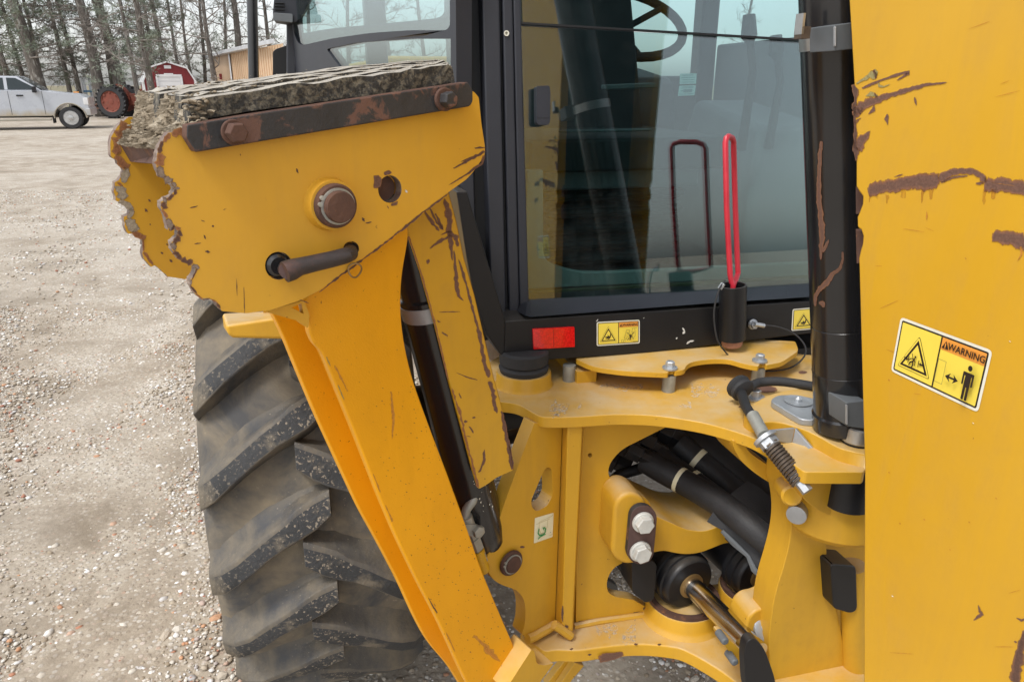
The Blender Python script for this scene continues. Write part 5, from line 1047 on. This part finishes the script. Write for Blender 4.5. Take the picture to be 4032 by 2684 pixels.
for cs, rows in ((((710, 375), (1315, 365), (1290, 745), (690, 760)), (85, 62, 40, 18)), (((685, 815), (1285, 795), (1235, 1160), (630, 1180)), (88, 76, 50, 14))):
    dc = Decal(*PW(.0195).all(q_(*cs)), 160, 100, -nW.normalized()); dc.poly(rrect(0, 0, 160, 100, 6), 'decal_cyan')
    for y in rows: dc.line([(14+random.uniform(0, 14), y), (80, y)], 5, 'decal_grey'); dc.line([(88, y), (140+random.uniform(-14, 6), y)], 5, 'decal_grey')
    if rows[0] == 88: dc.poly([(44, 34), (128, 34), (128, 62), (44, 62)], 'decal_grey')
    dc.done('window_sticker')
part('reflector', lambda m: (m.plate(PM(1.260), zG((388, 1168), (710, 1152), (713, 1304), (395, 1324)), .006, 'reflector_red', 1), m.plate(PM(1.2595), zG((546, 1162), (550, 1162), (554, 1312), (550, 1312)), .001, 'reflector_dark')), BH, bevel=.0015)
for x, y in ((1515, 1322), (1665, 1318)): part('bolt_end', lambda m: m.lathe(PM(1.36).at(zG((x, y))[0]), -UZ, [(.008, 0), (.008, .012)], 'galvanized', 6), BH)
def sill_wear(m):
    pl = PM(1.2648)
    for st in (zG((1545, 1155, 3), (1558, 1180, 6), (1545, 1205, 5)), zG((1575, 1280, 2), (1600, 1262, 5), (1635, 1255, 3)), zG((1492, 1238, 3), (1505, 1235, 4)), zG((875, 1108, 2), (892, 1092, 3)), zG((1240, 1082, 2), (1250, 1078, 2))): m.stroke(pl, st, 'decal_white', .0006, .6)
part('scuff', sill_wear, BH, smooth=False, kind='stuff')

# tube holding the red lock bar, its plug, cable and bolt
pT = PM(1.238)
tc_t, tc_b = pT.at((1686.5, 655)), pT.at((1684.5, 779)); tube_ax = (tc_b-tc_t); rT = pxm(31, depth(tc_t))
part('holder_tube', lambda m: m.lathe(tc_t, tube_ax, [(rT*.84, .03), (rT*.84, 0), (rT, 0), (rT, tube_ax.length), (rT*.8, tube_ax.length)], 'black_paint_and_shade', 36), BH, bevel=.0008)
part('tube_plug', lambda m: m.lathe(tc_b, tube_ax, [(rT*.78, -.01), (rT*.78, .010), (rT*.70, .0145), (rT*.4, .015)], 'copper_wood', 28), BH)
def cable(m):
    P = [(1668, 645, 1.210), (1655, 665, 1.202), (1645, 700, 1.200), (1643, 735, 1.200), (1650, 780, 1.202), (1662, 800, 1.210), (1685, 826, 1.220), (1720, 846, 1.210), (1770, 853, 1.200), (1820, 845, 1.200), (1850, 820, 1.200), (1852, 795, 1.210), (1828, 768, 1.230), (1790, 752, 1.240), (1748, 747, 1.250)]
    hose(m, P, .0017, 'rubber', None, 6); m.tube([pT.off(-.03).at((1664, 652)), pT.off(-.03).at((1656, 664))], .0045, 'galvanized', 8); m.tube([PM(1.248).at((1736, 745)), PM(1.248).at((1758, 749))], .0045, 'galvanized', 8)
part('retaining_cable', cable, BH)
part('bolt', lambda m: hexbolt(m, PM(1.263), 1731, 745, 12, 9, .012, 'galvanized', -MY), BH)

# ---- things lying on or hanging from the machine
def red_bar(m):
    # a long flat loop seen nearly edge-on: one rod nearer, one farther, closed at the top and drawn together in the tube; it leans like the pane
    zb_ = pT.at((1686, 650)).z
    def leaning(c): return Plane(nW, c - TL*zb_)
    nr, fr = leaning(1.240), leaning(1.296); N_ = nr.all([(1669, 328), (1672, 480), (1680, 632)]); F_ = fr.all([(1688, 336), (1692, 480), (1698, 628)])
    top = [N_[0], N_[0].lerp(F_[0], .06) + UZ*.008, N_[0].lerp(F_[0], .25) + UZ*.013, N_[0].lerp(F_[0], .75) + UZ*.013, N_[0].lerp(F_[0], .94) + UZ*.008, F_[0]]
    c = pT.at((1687, 655)); e1 = N_[2].lerp(c, .5); e2 = F_[2].lerp(c, .5)
    m.tube([c - UZ*.03, c, e1 - UZ*.004, N_[2], N_[1]] + top + [F_[1], F_[2], e2 - UZ*.004, c, c - UZ*.03], .0053, 'red_plastic', 12)
ro = part('lock_bar', red_bar, None, origin=pT.at((1686, 650)))
tag(ro, 'red bent rod standing in the black tube on the cab sill', 'lock bar')
cp = thing('crank_pin', 'dark rusty cranked pin pushed through two holes of the stabilizer pad', 'pin', pS.at((641, 611)))
def crank(m):
    f_ = PS(S0-.026); c = pS.at((641, 611)); m.tube([f_.at((655, 626)), f_.at((672, 620)), f_.at((690, 613)), f_.at((720, 606)), f_.at((760, 597)), f_.at((795, 588)), PS(S0-.014).at((806, 583)), PS(S0+.02).at((804, 574))], [.0118, .0118, .0100, .0095, .0093, .0092, .009, .009], 'pin_dark', 18); m.tube([f_.at((664, 622)), pS.off(.04).at((652, 612))], .010, 'pin_dark', 14)
part('bent_rod', crank, cp)
part('hole_cap', lambda m: m.lathe(pS.at((641, 611)) + SY*.006, -SY, [(pxm(30, .83), -.004), (pxm(29, .83), .004), (pxm(20, .83), .008), (pxm(6, .83), .006)], 'black_gloss', 22), cp)
def key_ring(m):
    c = PS(S0-.004).at((817, 622)); m.tube([c + SX*.0085*math.cos(a) + UZ*.0085*math.sin(a) - SY*.002*math.sin(2*a) for a in (2*PI*k/28 for k in range(29))], .0011, 'bronze', 6)
part('key_ring', key_ring, cp)
# dried mud caked on the end of the pad
def mud(m):
    def sheet(top, bot, rows, cols, amp):
        P = []
        for r in range(rows+1):
            for c in range(cols+1):
                s, t = c/cols, r/rows
                a = top[0].lerp(top[1], s); b = bot[0].lerp(bot[1], s); p = a.lerp(b, t)
                e = min(1, 4*min(s, 1-s)+.3); stri = math.sin(s*55 + 3*math.sin(t*4+s*9))*.35
                f_ = mnoise.fractal(Vector((s*16, t*1.4, amp*50)), .8, 2.1, 5) + .8*mnoise.fractal(Vector((s*42, t*4, 3)), .7, 2.2, 4) + .3*mnoise.fractal(Vector((s*60, t*60, 9)), .7, 2.2, 3); p = p - SX*(amp*(f_*.9+.3)*e) + UZ*.004*mnoise.noise(Vector((s*25, t*25, 7))); P.append(p)
        w_ = cols+1; m.add(P, [(r*w_+c, r*w_+c+1, (r+1)*w_+c+1, (r+1)*w_+c) for r in range(rows) for c in range(cols)], 'mud')
    nr, fr_ = PS(S0+.004), PS(S0+.2)
    sheet((fr_.at((320, 207)), nr.at((464, 230))), (fr_.at((306, 300)), nr.at((425, 300))), 60, 80, .009)
    sheet((fr_.at((306, 298)), nr.at((425, 298))), (pR.at((278, 330)), pS.at((392, 345))), 36, 80, .013)
    for _ in range(90):
        s, t = random.random(), random.random()**1.3; p = fr_.at((312, 215)).lerp(nr.at((455, 236)), s).lerp(pR.at((290, 325)).lerp(pS.at((400, 338)), s), t) - SX*random.uniform(-.004, .003); r_ = random.uniform(.0012, .0036)
        m.add([p + Vector(tuple(x))*r_ for x in SHAPES[random.randrange(24)]], [tuple(int(i) for i in f) for f in IF], 'mud')
    for _ in range(210):      # crumbs along the top of the rubber
        s, t = random.random()**1.1, random.random(); i = min(int(s*4), 3); f_ = s*4-i; p = NA[i].lerp(NA[i+1], f_).lerp(FA[i].lerp(FA[i+1], f_), t) + UZ*random.uniform(.001, .004); r_ = random.uniform(.0006, .0026 if s < .3 else .0013)
        m.add([p + Vector(tuple(x))*r_ for x in SHAPES[random.randrange(24)]], [tuple(int(i_) for i_ in f) for f in IF], 'mud')
    for _ in range(45):      # clods hanging at the near corner
        p = nr.at((random.gauss(445, 14), random.uniform(226, 300))) - SY*random.uniform(-.004, .008); r_ = random.uniform(.002, .005)
        m.add([p + Vector(tuple(x))*r_ for x in SHAPES[random.randrange(24)]], [tuple(int(i_) for i_ in f) for f in IF], 'mud')
part('caked_mud', mud, None, kind='stuff', sharp=60)['label'] = 'dried beige mud caked on the end of the stabilizer pad'

# ================================================================== background
def gp(px, py):
    """point on flat ground under a picture point"""
    return PZ(0).at((px, py))
HOR = 784 - FPX*math.tan(PITCH)
def at_dist(px, y):       # ground point at forward distance y on the vertical line through px (read at the horizon)
    d = ray(px, HOR); return Vector((d.x/d.y*y, y, 0))
# ---- pickup truck
def pickup():
    F0 = gp(168, 297); yaw = rad(22); t = thing('pickup_truck', 'dusty silver crew-cab pickup truck parked by the pine trees', 'pickup truck', F0)
    X = Vector((math.cos(yaw), math.sin(yaw), 0)); Y = Vector((-math.sin(yaw), math.cos(yaw), 0))
    def L(x, y, z): return F0 + X*x + Y*y + UZ*z
    def side(pts, y0, y1, mat, holes=()):
        m.prism([L(x, y0, z) for x, z in pts], Y*(y1-y0), mat, [[L(x, y0, z) for x, z in h] for h in holes])
    def arch(cx, r, n=12, up=True): return [(cx + r*math.cos(PI*k/n), .40 + r*math.sin(PI*k/n)) for k in range(n+1)]
    m = MB(); low = .50
    side([(.66, .62), (.66, .98), (.60, 1.15), (.42, 1.235), (.08, 1.29), (-.5, 1.35), (-.86, 1.40), (-3.2, 1.40), (-3.25, 1.33), (-5.15, 1.33), (-5.2, .62), (-4.95, .55)] + [(x, z) for x, z in arch(-3.78, .52)][::-1] + [(-3.2, low), (-.58, low)] + arch(0, .52)[::-1] + [(.55, .6)], 0, 1.92, 'silver_paint')
    body = m.build('body', t, bevel=.05, seg=3)
    m = MB(); m.loft([L(x, .06, 1.39) for x in (-.80,)] + [L(-3.2, .06, 1.39), L(-3.2, 1.86, 1.39), L(-.80, 1.86, 1.39)], [L(-1.55, .2, 1.90), L(-3.05, .2, 1.92), L(-3.05, 1.72, 1.92), L(-1.55, 1.72, 1.90)], 'silver_paint'); m.build('cab', t, bevel=.06, seg=3)
    def pane(name, pts):
        mm = MB(); mm.prism([L(x, .06 + (z-1.39)/.52*.14 - .012, z) for x, z in pts], Y*.008, 'car_glass'); mm.build(name, t)
    pane('window', [(-2.95, 1.43), (-1.98, 1.43), (-1.98, 1.84), (-2.90, 1.85)]); pane('window', [(-1.87, 1.43), (-.96, 1.43), (-1.02, 1.50), (-1.58, 1.83), (-1.87, 1.84)])
    mm = MB(); mm.prism([L(-.83, .2, 1.43), L(-.83, 1.72, 1.43), L(-1.5, 1.62, 1.86), L(-1.5, .30, 1.86)], X*.02+UZ*.012, 'car_glass'); mm.build('windscreen', t)
    def wheel(cx, y):
        mm = MB(); c = L(cx, y, .405); s_ = -1 if y < 1 else 1
        mm.lathe(c, Y*s_, [(.25, -.24), (.36, -.24), (.405, -.19), (.405, -.03), (.37, .0), (.27, .0), (.26, -.03)], 'rubber', 36, False); wh = mm.build('wheel', t)
        mm = MB(); mm.lathe(c, Y*s_, [(.27, -.02), (.25, -.01), (.235, -.05), (.10, -.035), (.09, .01), (.04, .015)], 'chrome_dull', 36)
        mm.build('rim', wh, origin=parent_origin(wh))
        for k in range(5):
            a = 2*PI*k/5+.3; mm = MB(); mm.lathe(c + Y*s_*-.038 + (X*math.cos(a)+UZ*math.sin(a))*.17, Y*s_, [(.045, 0), (.04, .004)], 'groove_black', 10); mm.build('rim_hole', wh, origin=parent_origin(wh))
    for cx in (0, -3.78):
        for y in (.02, 1.90): wheel(cx, y)
        mm = MB(); mm.rings([[L(cx + r*math.cos(PI*k/12), y, .40 + r*math.sin(PI*k/12)) for k in range(13)] for r, y in ((.52, -.005), (.545, -.02), (.56, .0))], 'dirty_lower', False); mm.build('wheel_arch', t)
    b = lambda name, c, ax, ay, az, mat, bv=.02: part(name, lambda q: q.box(L(*c), X*ax, Y*ay, UZ*az, mat), t, bevel=bv)
    b('bumper', (.62, .96, .62), .09, .97, .14, 'chrome_dull', .04); b('grille', (.665, .96, 1.0), .02, .62, .16, 'chrome_dull'); b('headlight', (.59, .16, 1.0), .085, .17, .13, 'lamp_clear'); b('headlight', (.59, 1.76, 1.0), .085, .17, .13, 'lamp_clear')
    b('step_bar', (-1.9, .05, .36), 1.25, .06, .035, 'dirty_lower'); b('rocker', (-1.9, .02, .535), 1.28, .012, .05, 'dirty_lower', .005); b('mirror', (-1.0, -.14, 1.43), .06, .13, .11, 'black_paint_and_shade'); b('mud_flap', (-.60, .3, .42), .03, .2, .2, 'rubber')
    b('chassis', (-2.2, .96, .5), 2.8, .4, .08, 'groove_black', 0)
    for x in (-1.22, -2.42): b('door_handle', (x-.3, -.012, 1.22), .11, .02, .025, 'black_paint_and_shade', .01)
    for x in (-1.88, -3.1, -.80): b('door_gap', (x, -.001, .96), .006, .004, .42, 'groove_black', 0)
    b('marker_lamp', (.33, -.004, 1.33), .09, .01, .02, 'decal_orange', 0)
pickup()
# ---- old tractor, only its rear end shows
def tractor():
    c0 = gp(262, 273); t = thing('old_tractor', 'old orange-red tractor with big black rear tyre standing under the pines', 'tractor', c0); R = pxm(37, depth(c0)); ctr = c0 + UZ*R
    Yv = Vector((.12, 1, 0)).normalized(); Xv = Vector((1, -.12, 0)).normalized()
    for k, off in enumerate((0, 1.3)):
        c = ctr + Yv*off
        m = MB(); m.lathe(c, -Yv, [(R*.62, -.28), (R*.9, -.30), (R*.96, -.24), (R*.98, -.1), (R*.96, .0), (R*.88, .06), (R*.66, .06), (R*.62, .02)], 'rubber', 48, False); tyre = m.build('rear_tyre', t)
        for i in range(24):
            a = 2*PI*i/24; e = Vector((Xv*math.cos(a)+UZ*math.sin(a))); tq = Xv*-math.sin(a)+UZ*math.cos(a)
            m = MB(); m.box(c + e*R*.965 + Yv*.03 + tq*.02, e*.035, Yv*.11, tq*.04+Yv*.03, 'rubber'); m.build('tread_lug', tyre, origin=parent_origin(tyre))
        m = MB(); m.lathe(c, -Yv, [(R*.64, .0), (R*.62, .05), (R*.57, .03), (R*.50, -.05), (R*.46, -.06), (R*.18, -.04), (R*.15, .01), (R*.05, .02)], 'orange_rim', 40); m.build('wheel_rim', t)
        for i in range(8):
            a = 2*PI*i/8; m = MB(); m.lathe(c + (Xv*math.cos(a)+UZ*math.sin(a))*R*.52 + Yv*.0, -Yv, [(.05, -.03), (.05, .03), (.03, .04)], 'orange_rim', 8); m.build('wheel_nut', t)
    part('axle', lambda m: m.tube([ctr, ctr+Yv*1.3], .10, 'orange_rim', 12), t)
    part('body', lambda m: (m.box(ctr + Yv*.65 + Xv*.5 + UZ*.1, Xv*.9, Yv*.28, UZ*.28, 'orange_rim'), m.box(ctr + Yv*.65 + Xv*2.0 + UZ*.25, Xv*.8, Yv*.3, UZ*.35, 'orange_rim')), t, bevel=.05)
    part('fender', lambda m: m.rings([[ctr + (Xv*math.cos(a)+UZ*math.sin(a))*r + Yv*o for a in (rad(5+10*k) for k in range(8))] for r, o in ((R*1.04, .25), (R*1.07, .25), (R*1.07, .5), (R*1.04, .5))], 'orange_rim', False), t)
    part('front_wheel', lambda m: m.lathe(ctr + Xv*2.35 + Yv*.1 - UZ*(R-.36), -Yv, [(.2, -.1), (.36, -.1), (.36, .06), (.22, .08), (.05, .05)], 'rubber', 28), t)
    part('seat', lambda m: m.box(ctr + Yv*.65 + UZ*.75 - Xv*.1, Xv*.2, Yv*.22, UZ*.04, 'rubber'), t)
    part('hitch_frame', lambda m: (m.box(ctr + Xv*-1.0 + Yv*.6 - UZ*.3, Xv*.4, Yv*.4, UZ*.06, 'rust'), m.tube([ctr + Xv*-1.3 + Yv*.3 - UZ*.35, ctr + Xv*-.5 + Yv*.3 + UZ*.2], .05, 'rust')), t)
tractor()
# ---- red barn-shaped shed and tan building
def box_shed():
    o = at_dist(391, 37.5); t = thing('red_shed', 'small red barn-shaped shed with white trim and white roll-up door', 'shed', o); yaw = rad(27); X = Vector((math.cos(yaw), math.sin(yaw), 0)); Y = Vector((-math.sin(yaw), math.cos(yaw), 0))
    s = 37.5*CT/FPX; sx = lambda px: (px-391)*s*1.0
    def zz(py): d = ray(391, py); return CAM_H + d.z/d.y*37.5
    def L(x, y, z): return o + X*x + Y*y + UZ*z
    hw, ze, zb, zp, xb = sx(446), zz(186), zz(157), zz(144), sx(431)
    gable = [(-hw, 0), (hw, 0), (hw, ze), (xb, zb), (0, zp), (-xb, zb), (-hw, ze)]
    part('wall', lambda m: m.prism([L(x, 0, z) for x, z in gable], Y*4.2, 'barn_red'), t)
    rl = [(-hw-.06, ze-.06), (-xb-.02, zb+.05), (0, zp+.07), (xb+.02, zb+.05), (hw+.06, ze-.06)]
    part('roof', lambda m: m.prism([L(x, -.12, z) for x, z in rl] + [L(x*.97, -.12, z-.07) for x, z in rl[::-1]], Y*4.4, 'white_paint'), t)
    for x in (-hw, hw): part('corner_trim', lambda m: m.box(L(x, -.02, ze/2), X*.05, Y*.03, UZ*ze/2, 'white_paint'), t)
    dw, dz = sx(418), zz(176)
    part('roller_door', lambda m: m.box(L(0, -.02, dz/2), X*(dw-.08), Y*.02, UZ*dz/2, 'roof_grey'), t)
    for k in range(9): part('door_slat', lambda m: m.box(L(0, -.045, dz*(k+.5)/9), X*(dw-.09), Y*.006, UZ*(dz/18-.012), 'white_paint'), t)
    part('door_frame', lambda m: (m.box(L(-dw+.03, -.045, dz/2), X*.05, Y*.03, UZ*dz/2, 'white_paint'), m.box(L(dw-.03, -.045, dz/2), X*.05, Y*.03, UZ*dz/2, 'white_paint'), m.box(L(0, -.045, dz+.04), X*dw, Y*.03, UZ*.05, 'white_paint'), m.box(L(0, -.05, dz+.11), X*.2, Y*.03, UZ*.03, 'white_paint')), t)
    part('vent', lambda m: m.box(L(0, -.03, zp-.20), X*.15, Y*.03, UZ*.07, 'white_paint'), t)
    part('side_door', lambda m: m.box(L(-hw-.02, 1.0, .9), X*.02, Y*.4, UZ*.9, 'white_paint'), t)
    for k in range(13): part('siding_batten', lambda m: m.box(L(-hw+.12+k*(2*hw-.24)/12, -.004, (ze+.2)/2), X*.012, Y*.006, UZ*(ze+.2)/2-UZ*0, 'barn_red'), t)
box_shed()
def tan_shed():
    c = at_dist(537, 38); t = thing('tan_building', 'tan building with white corner trim and grey roof edge behind the backhoe', 'building', c)
    e1 = at_dist(660, 28.6); e2 = at_dist(488, 46); H = 3.0; dx = (e1-c); L1 = dx.length; dx.normalize(); d2 = (e2-c); L2 = d2.length; d2.normalize(); out1 = Vector((dx.y, -dx.x, 0)); out2 = Vector((d2.y, -d2.x, 0))
    if out1.dot(-c) < 0: out1 = -out1
    if out2.dot(-c) < 0: out2 = -out2
    far_c = e1 + d2*L2
    part('wall', lambda m: m.prism([c, e1, far_c, e2], UZ*H, 'tan_siding'), t)
    part('corner_trim', lambda m: m.box(c + UZ*H/2 + out1*.03 + out2*.03, dx*.10, d2*.10, UZ*H/2, 'white_paint'), t)
    part('roof', lambda m: m.prism([c - dx*.3 - d2*.3 + out1*.3 + UZ*H, e1 + out1*.3 + UZ*(H), far_c + UZ*(H), e2 + out2*.2 + d2*.3 + UZ*H], UZ*.16, 'roof_grey'), t, bevel=.02)
    n = int(L1/.42)
    for k in range(1, n): part('siding_batten', lambda m: m.box(c + dx*(L1*k/n) + out1*.015 + UZ*H/2, dx*.03, out1*.02, UZ*(H/2-.02), 'tan_siding'), t)
    part('wall_lamp', lambda m: m.box(c + d2*(L2*.45) + out2*.06 + UZ*2.0, d2*.08, out2*.06, UZ*.14, 'barn_red'), t)
tan_shed()
# ---- white metal rack
def rack():
    o = gp(206, 262); t = thing('metal_rack', 'tall white metal frame rack standing between truck and tractor', 'rack', o); d = depth(o); w_ = pxm(38, d)/2; h = pxm(82, d); X = Vector((1, 0, 0)); Y = Vector((0, 1, 0))
    for x in (-1, -.35, .95):
        for y in (0, .9): part('post', lambda m: m.box(o + X*x*w_ + Y*y + UZ*h/2, X*.055, Y*.055, UZ*h/2, 'white_paint'), t)
    for z in (.06, .30, .98): part('rail', lambda m: (m.box(o + UZ*h*z, X*w_, Y*.025, UZ*.03, 'white_paint'), m.box(o + Y*.9 + UZ*h*z, X*w_, Y*.025, UZ*.03, 'white_paint')), t)
    part('blue_tarp', lambda m: m.box(o + Y*.5 + UZ*h*.60, X*w_*1.15, Y*.5, UZ*.05, 'blue_paint'), t)
    part('panel', lambda m: m.box(o + Y*.6 + UZ*h*.2 + X*w_*.2, X*w_*.7, Y*.02, UZ*h*.14, 'white_paint'), t)
rack()
# ---- trees
def tree_proto(seed, pine, dense):
    rs = random.Random(seed); tr, br, cr = MB(), MB(), MB(); H = 15; n = 16
    P = [Vector((.10*math.sin(k*.7+seed), .10*math.cos(k*.5+seed*2), H*k/n)) for k in range(n+1)]; R = [.27*(1-.78*(k/n)**.9)*(1.35 if k == 0 else 1.08 if k == 1 else 1) for k in range(n+1)]
    tr.tube(P, R, 'bark', 10)
    def needle_clump(c, r, k):
        for _ in range(k):
            d = Vector((rs.gauss(0, 1), rs.gauss(0, 1), rs.gauss(0, .7))).normalized(); a = c + d*r*rs.uniform(.1, .5); b = a + d*r*rs.uniform(.5, 1.0) + UZ*rs.uniform(-.02, .05); s_ = d.orthogonal().normalized()*rs.uniform(.012, .028)
            cr.add([a-s_, a+s_, b], [(0, 1, 2)], 'needles')
    def twig(p, d, L, r, lev):
        q = [p]; k = 4 if lev < 2 else 3
        for i in range(k):
            d = (d + Vector((rs.gauss(0, .22), rs.gauss(0, .22), rs.gauss(0, .16) + (.05 if not pine else -.02)))).normalized(); q.append(q[-1] + d*L/k)
        br.tube(q, [r*(1-.8*i/k) for i in range(k+1)], 'twig', 4 if lev else 5, False)
        if lev < 2:
            for i in range(1, k+1):
                for _ in range(rs.choice((1, 2)) if lev else 2):
                    e = (d + Vector((rs.gauss(0, .8), rs.gauss(0, .8), rs.gauss(0, .45)))).normalized(); twig(q[i], e, L*rs.uniform(.28, .5), r*.5, lev+1)
        if pine and lev >= 1:
            if rs.random() < dense: needle_clump(q[-1], rs.uniform(.16, .34), 16)
            if rs.random() < dense*.6: needle_clump(q[-2], rs.uniform(.14, .3), 11)
    nb = 24
    for i in range(nb):
        z = 2.5 + (H-3.2)*(i/nb)**1.1; k = min(int(z/H*n), n-1); base = P[k].lerp(P[k+1], z/H*n-k); a = rs.uniform(0, 2*PI)
        d = Vector((math.cos(a), math.sin(a), rs.uniform(-.15, .30) if pine else rs.uniform(.15, .8))).normalized()
        twig(base, d, rs.uniform(1.6, 3.0)*(1-.5*z/H)*(.75 if z < 2.6 else 1), .05*(1-.5*z/H), 0)
    out = []
    for nm, mb in (('trunk', tr), ('limbs', br), ('crown', cr)):
        if not mb.f: out.append(None); continue
        me = bpy.data.meshes.new(nm); me.from_pydata([tuple(v) for v in mb.v], [], mb.f)
        for mt in mb.mats: me.materials.append(MATS[mt])
        if nm != 'crown': me.polygons.foreach_set('use_smooth', [True]*len(me.polygons))
        out.append(me)
    return out
PROTO = [tree_proto(1, True, .15), tree_proto(2, True, .11), tree_proto(3, True, .20), tree_proto(4, False, 0), tree_proto(5, False, 0), tree_proto(6, True, .07)]
def tree(k, px, dist, wpx, lean, label, group=None, rz=None):
    base = at_dist(px, dist); s_ = wpx/FPX*dist*CT/.54; s_ = max(.45, min(1.7, s_)); bare = k in (3, 4)
    t = thing('bare_tree' if bare else 'pine_tree', label, 'tree', base, group); t.rotation_euler = (0, rad(lean), 0)
    for nm, me in zip(('trunk', 'limbs', 'crown'), PROTO[k]):
        if me is None: continue
        o = bpy.data.objects.new(nm, me); COL.objects.link(o); o.parent = t; o.rotation_euler = (0, 0, rz if rz is not None else random.uniform(0, 6.28)); o.scale = (s_, s_, max(.8, min(1.15, s_))) if nm == 'trunk' else (max(.8, min(1.25, s_)),)*2 + (max(.8, min(1.15, s_)),)
G = 'trees behind the gravel lot'
tree(0, 92, 40, 30, -6, 'thick pine with broad trunk leaning behind the pickup cab', G)
tree(1, 28, 42, 13, -4, 'slim pine above the rear of the pickup, nearest the picture edge', G)
tree(2, 58, 43, 11, -3, 'slim dark pine above the rear side window of the pickup', G)
tree(5, 106, 45, 12, -4, 'slender pine rising just behind the pickup windscreen', G)
tree(2, 158, 43, 12, -2, 'straight pine over the front of the pickup bonnet', G)
tree(0, 181, 44, 12, -3, 'straight dark pine directly behind the white metal rack', G)
tree(1, 232, 41, 27, -5, 'thick pine trunk just above the tractor tyre, between rack and tyre', G)
tree(0, 288, 42, 27, -9, 'thick pine leaning strongly above the tractor tyre', G)
tree(2, 318, 38, 12, -3, 'slim pine between the leaning pine and the red shed', G)
tree(3, 333, 42, 8, 2, 'thin bare forked tree touching the outline of the red shed', G)
tree(1, 349, 33, 18, -2, 'pine trunk standing in front of the red shed wall', G)
tree(5, 361, 44, 11, -1, 'pine rising behind the red shed, over its front slope', G)
tree(2, 394, 43, 14, -4, 'pine rising behind the peak of the red shed', G)
tree(3, 496, 38, 13, -1, 'grey bare trunk like a post in front of the tan building', G)
tree(4, 468, 46, 9, 4, 'thin bare spreading tree between red shed and tan building', G)
tree(0, 557, 47, 19, 0, 'stout dark pine rising behind the tan building roof', G)
tree(4, 594, 50, 9, 1, 'thin bare tree behind the tan building beside the black rail', G)
tree(4, 420, 50, 8, -2, 'thin bare tree seen just over the red shed roof end', G)
tree(3, 524, 52, 10, 3, 'bare branching tree rising behind the tan building corner', G)
for px, dist, k, wd, lb in ((5, 44, 0, 12, 'dim back-row tree at the picture edge above the pickup'), (255, 46, 3, 10, 'dim thin tree showing between the two thick trunks above the tractor'),
        (345, 52, 0, 9, 'dim far tree half hidden behind the pine before the red shed'), (440, 56, 3, 9, 'thin bare tree in the gap just beside the red shed roof'), (640, 50, 4, 12, 'bare tree behind the tan building next to the work lamp')):
    tree(k, px, dist, wd, random.uniform(-4, 3), lb, 'back row of trees')
for px, dist, k, wd, lb in ((720, 46, 4, 12, 'bare tree showing at the outer end of the quarter window'), (800, 48, 3, 12, 'second bare tree seen through the quarter window'), (905, 44, 1, 13, 'pine seen through the middle of the quarter window'),
        (985, 50, 4, 12, 'bare tree seen through the quarter window beside the cab post'), (1700, 70, 3, 10, 'small bare tree seen through the upper rear window')):
    tree(k, px, dist, wd, random.uniform(-4, 4), lb, 'trees behind the cab')
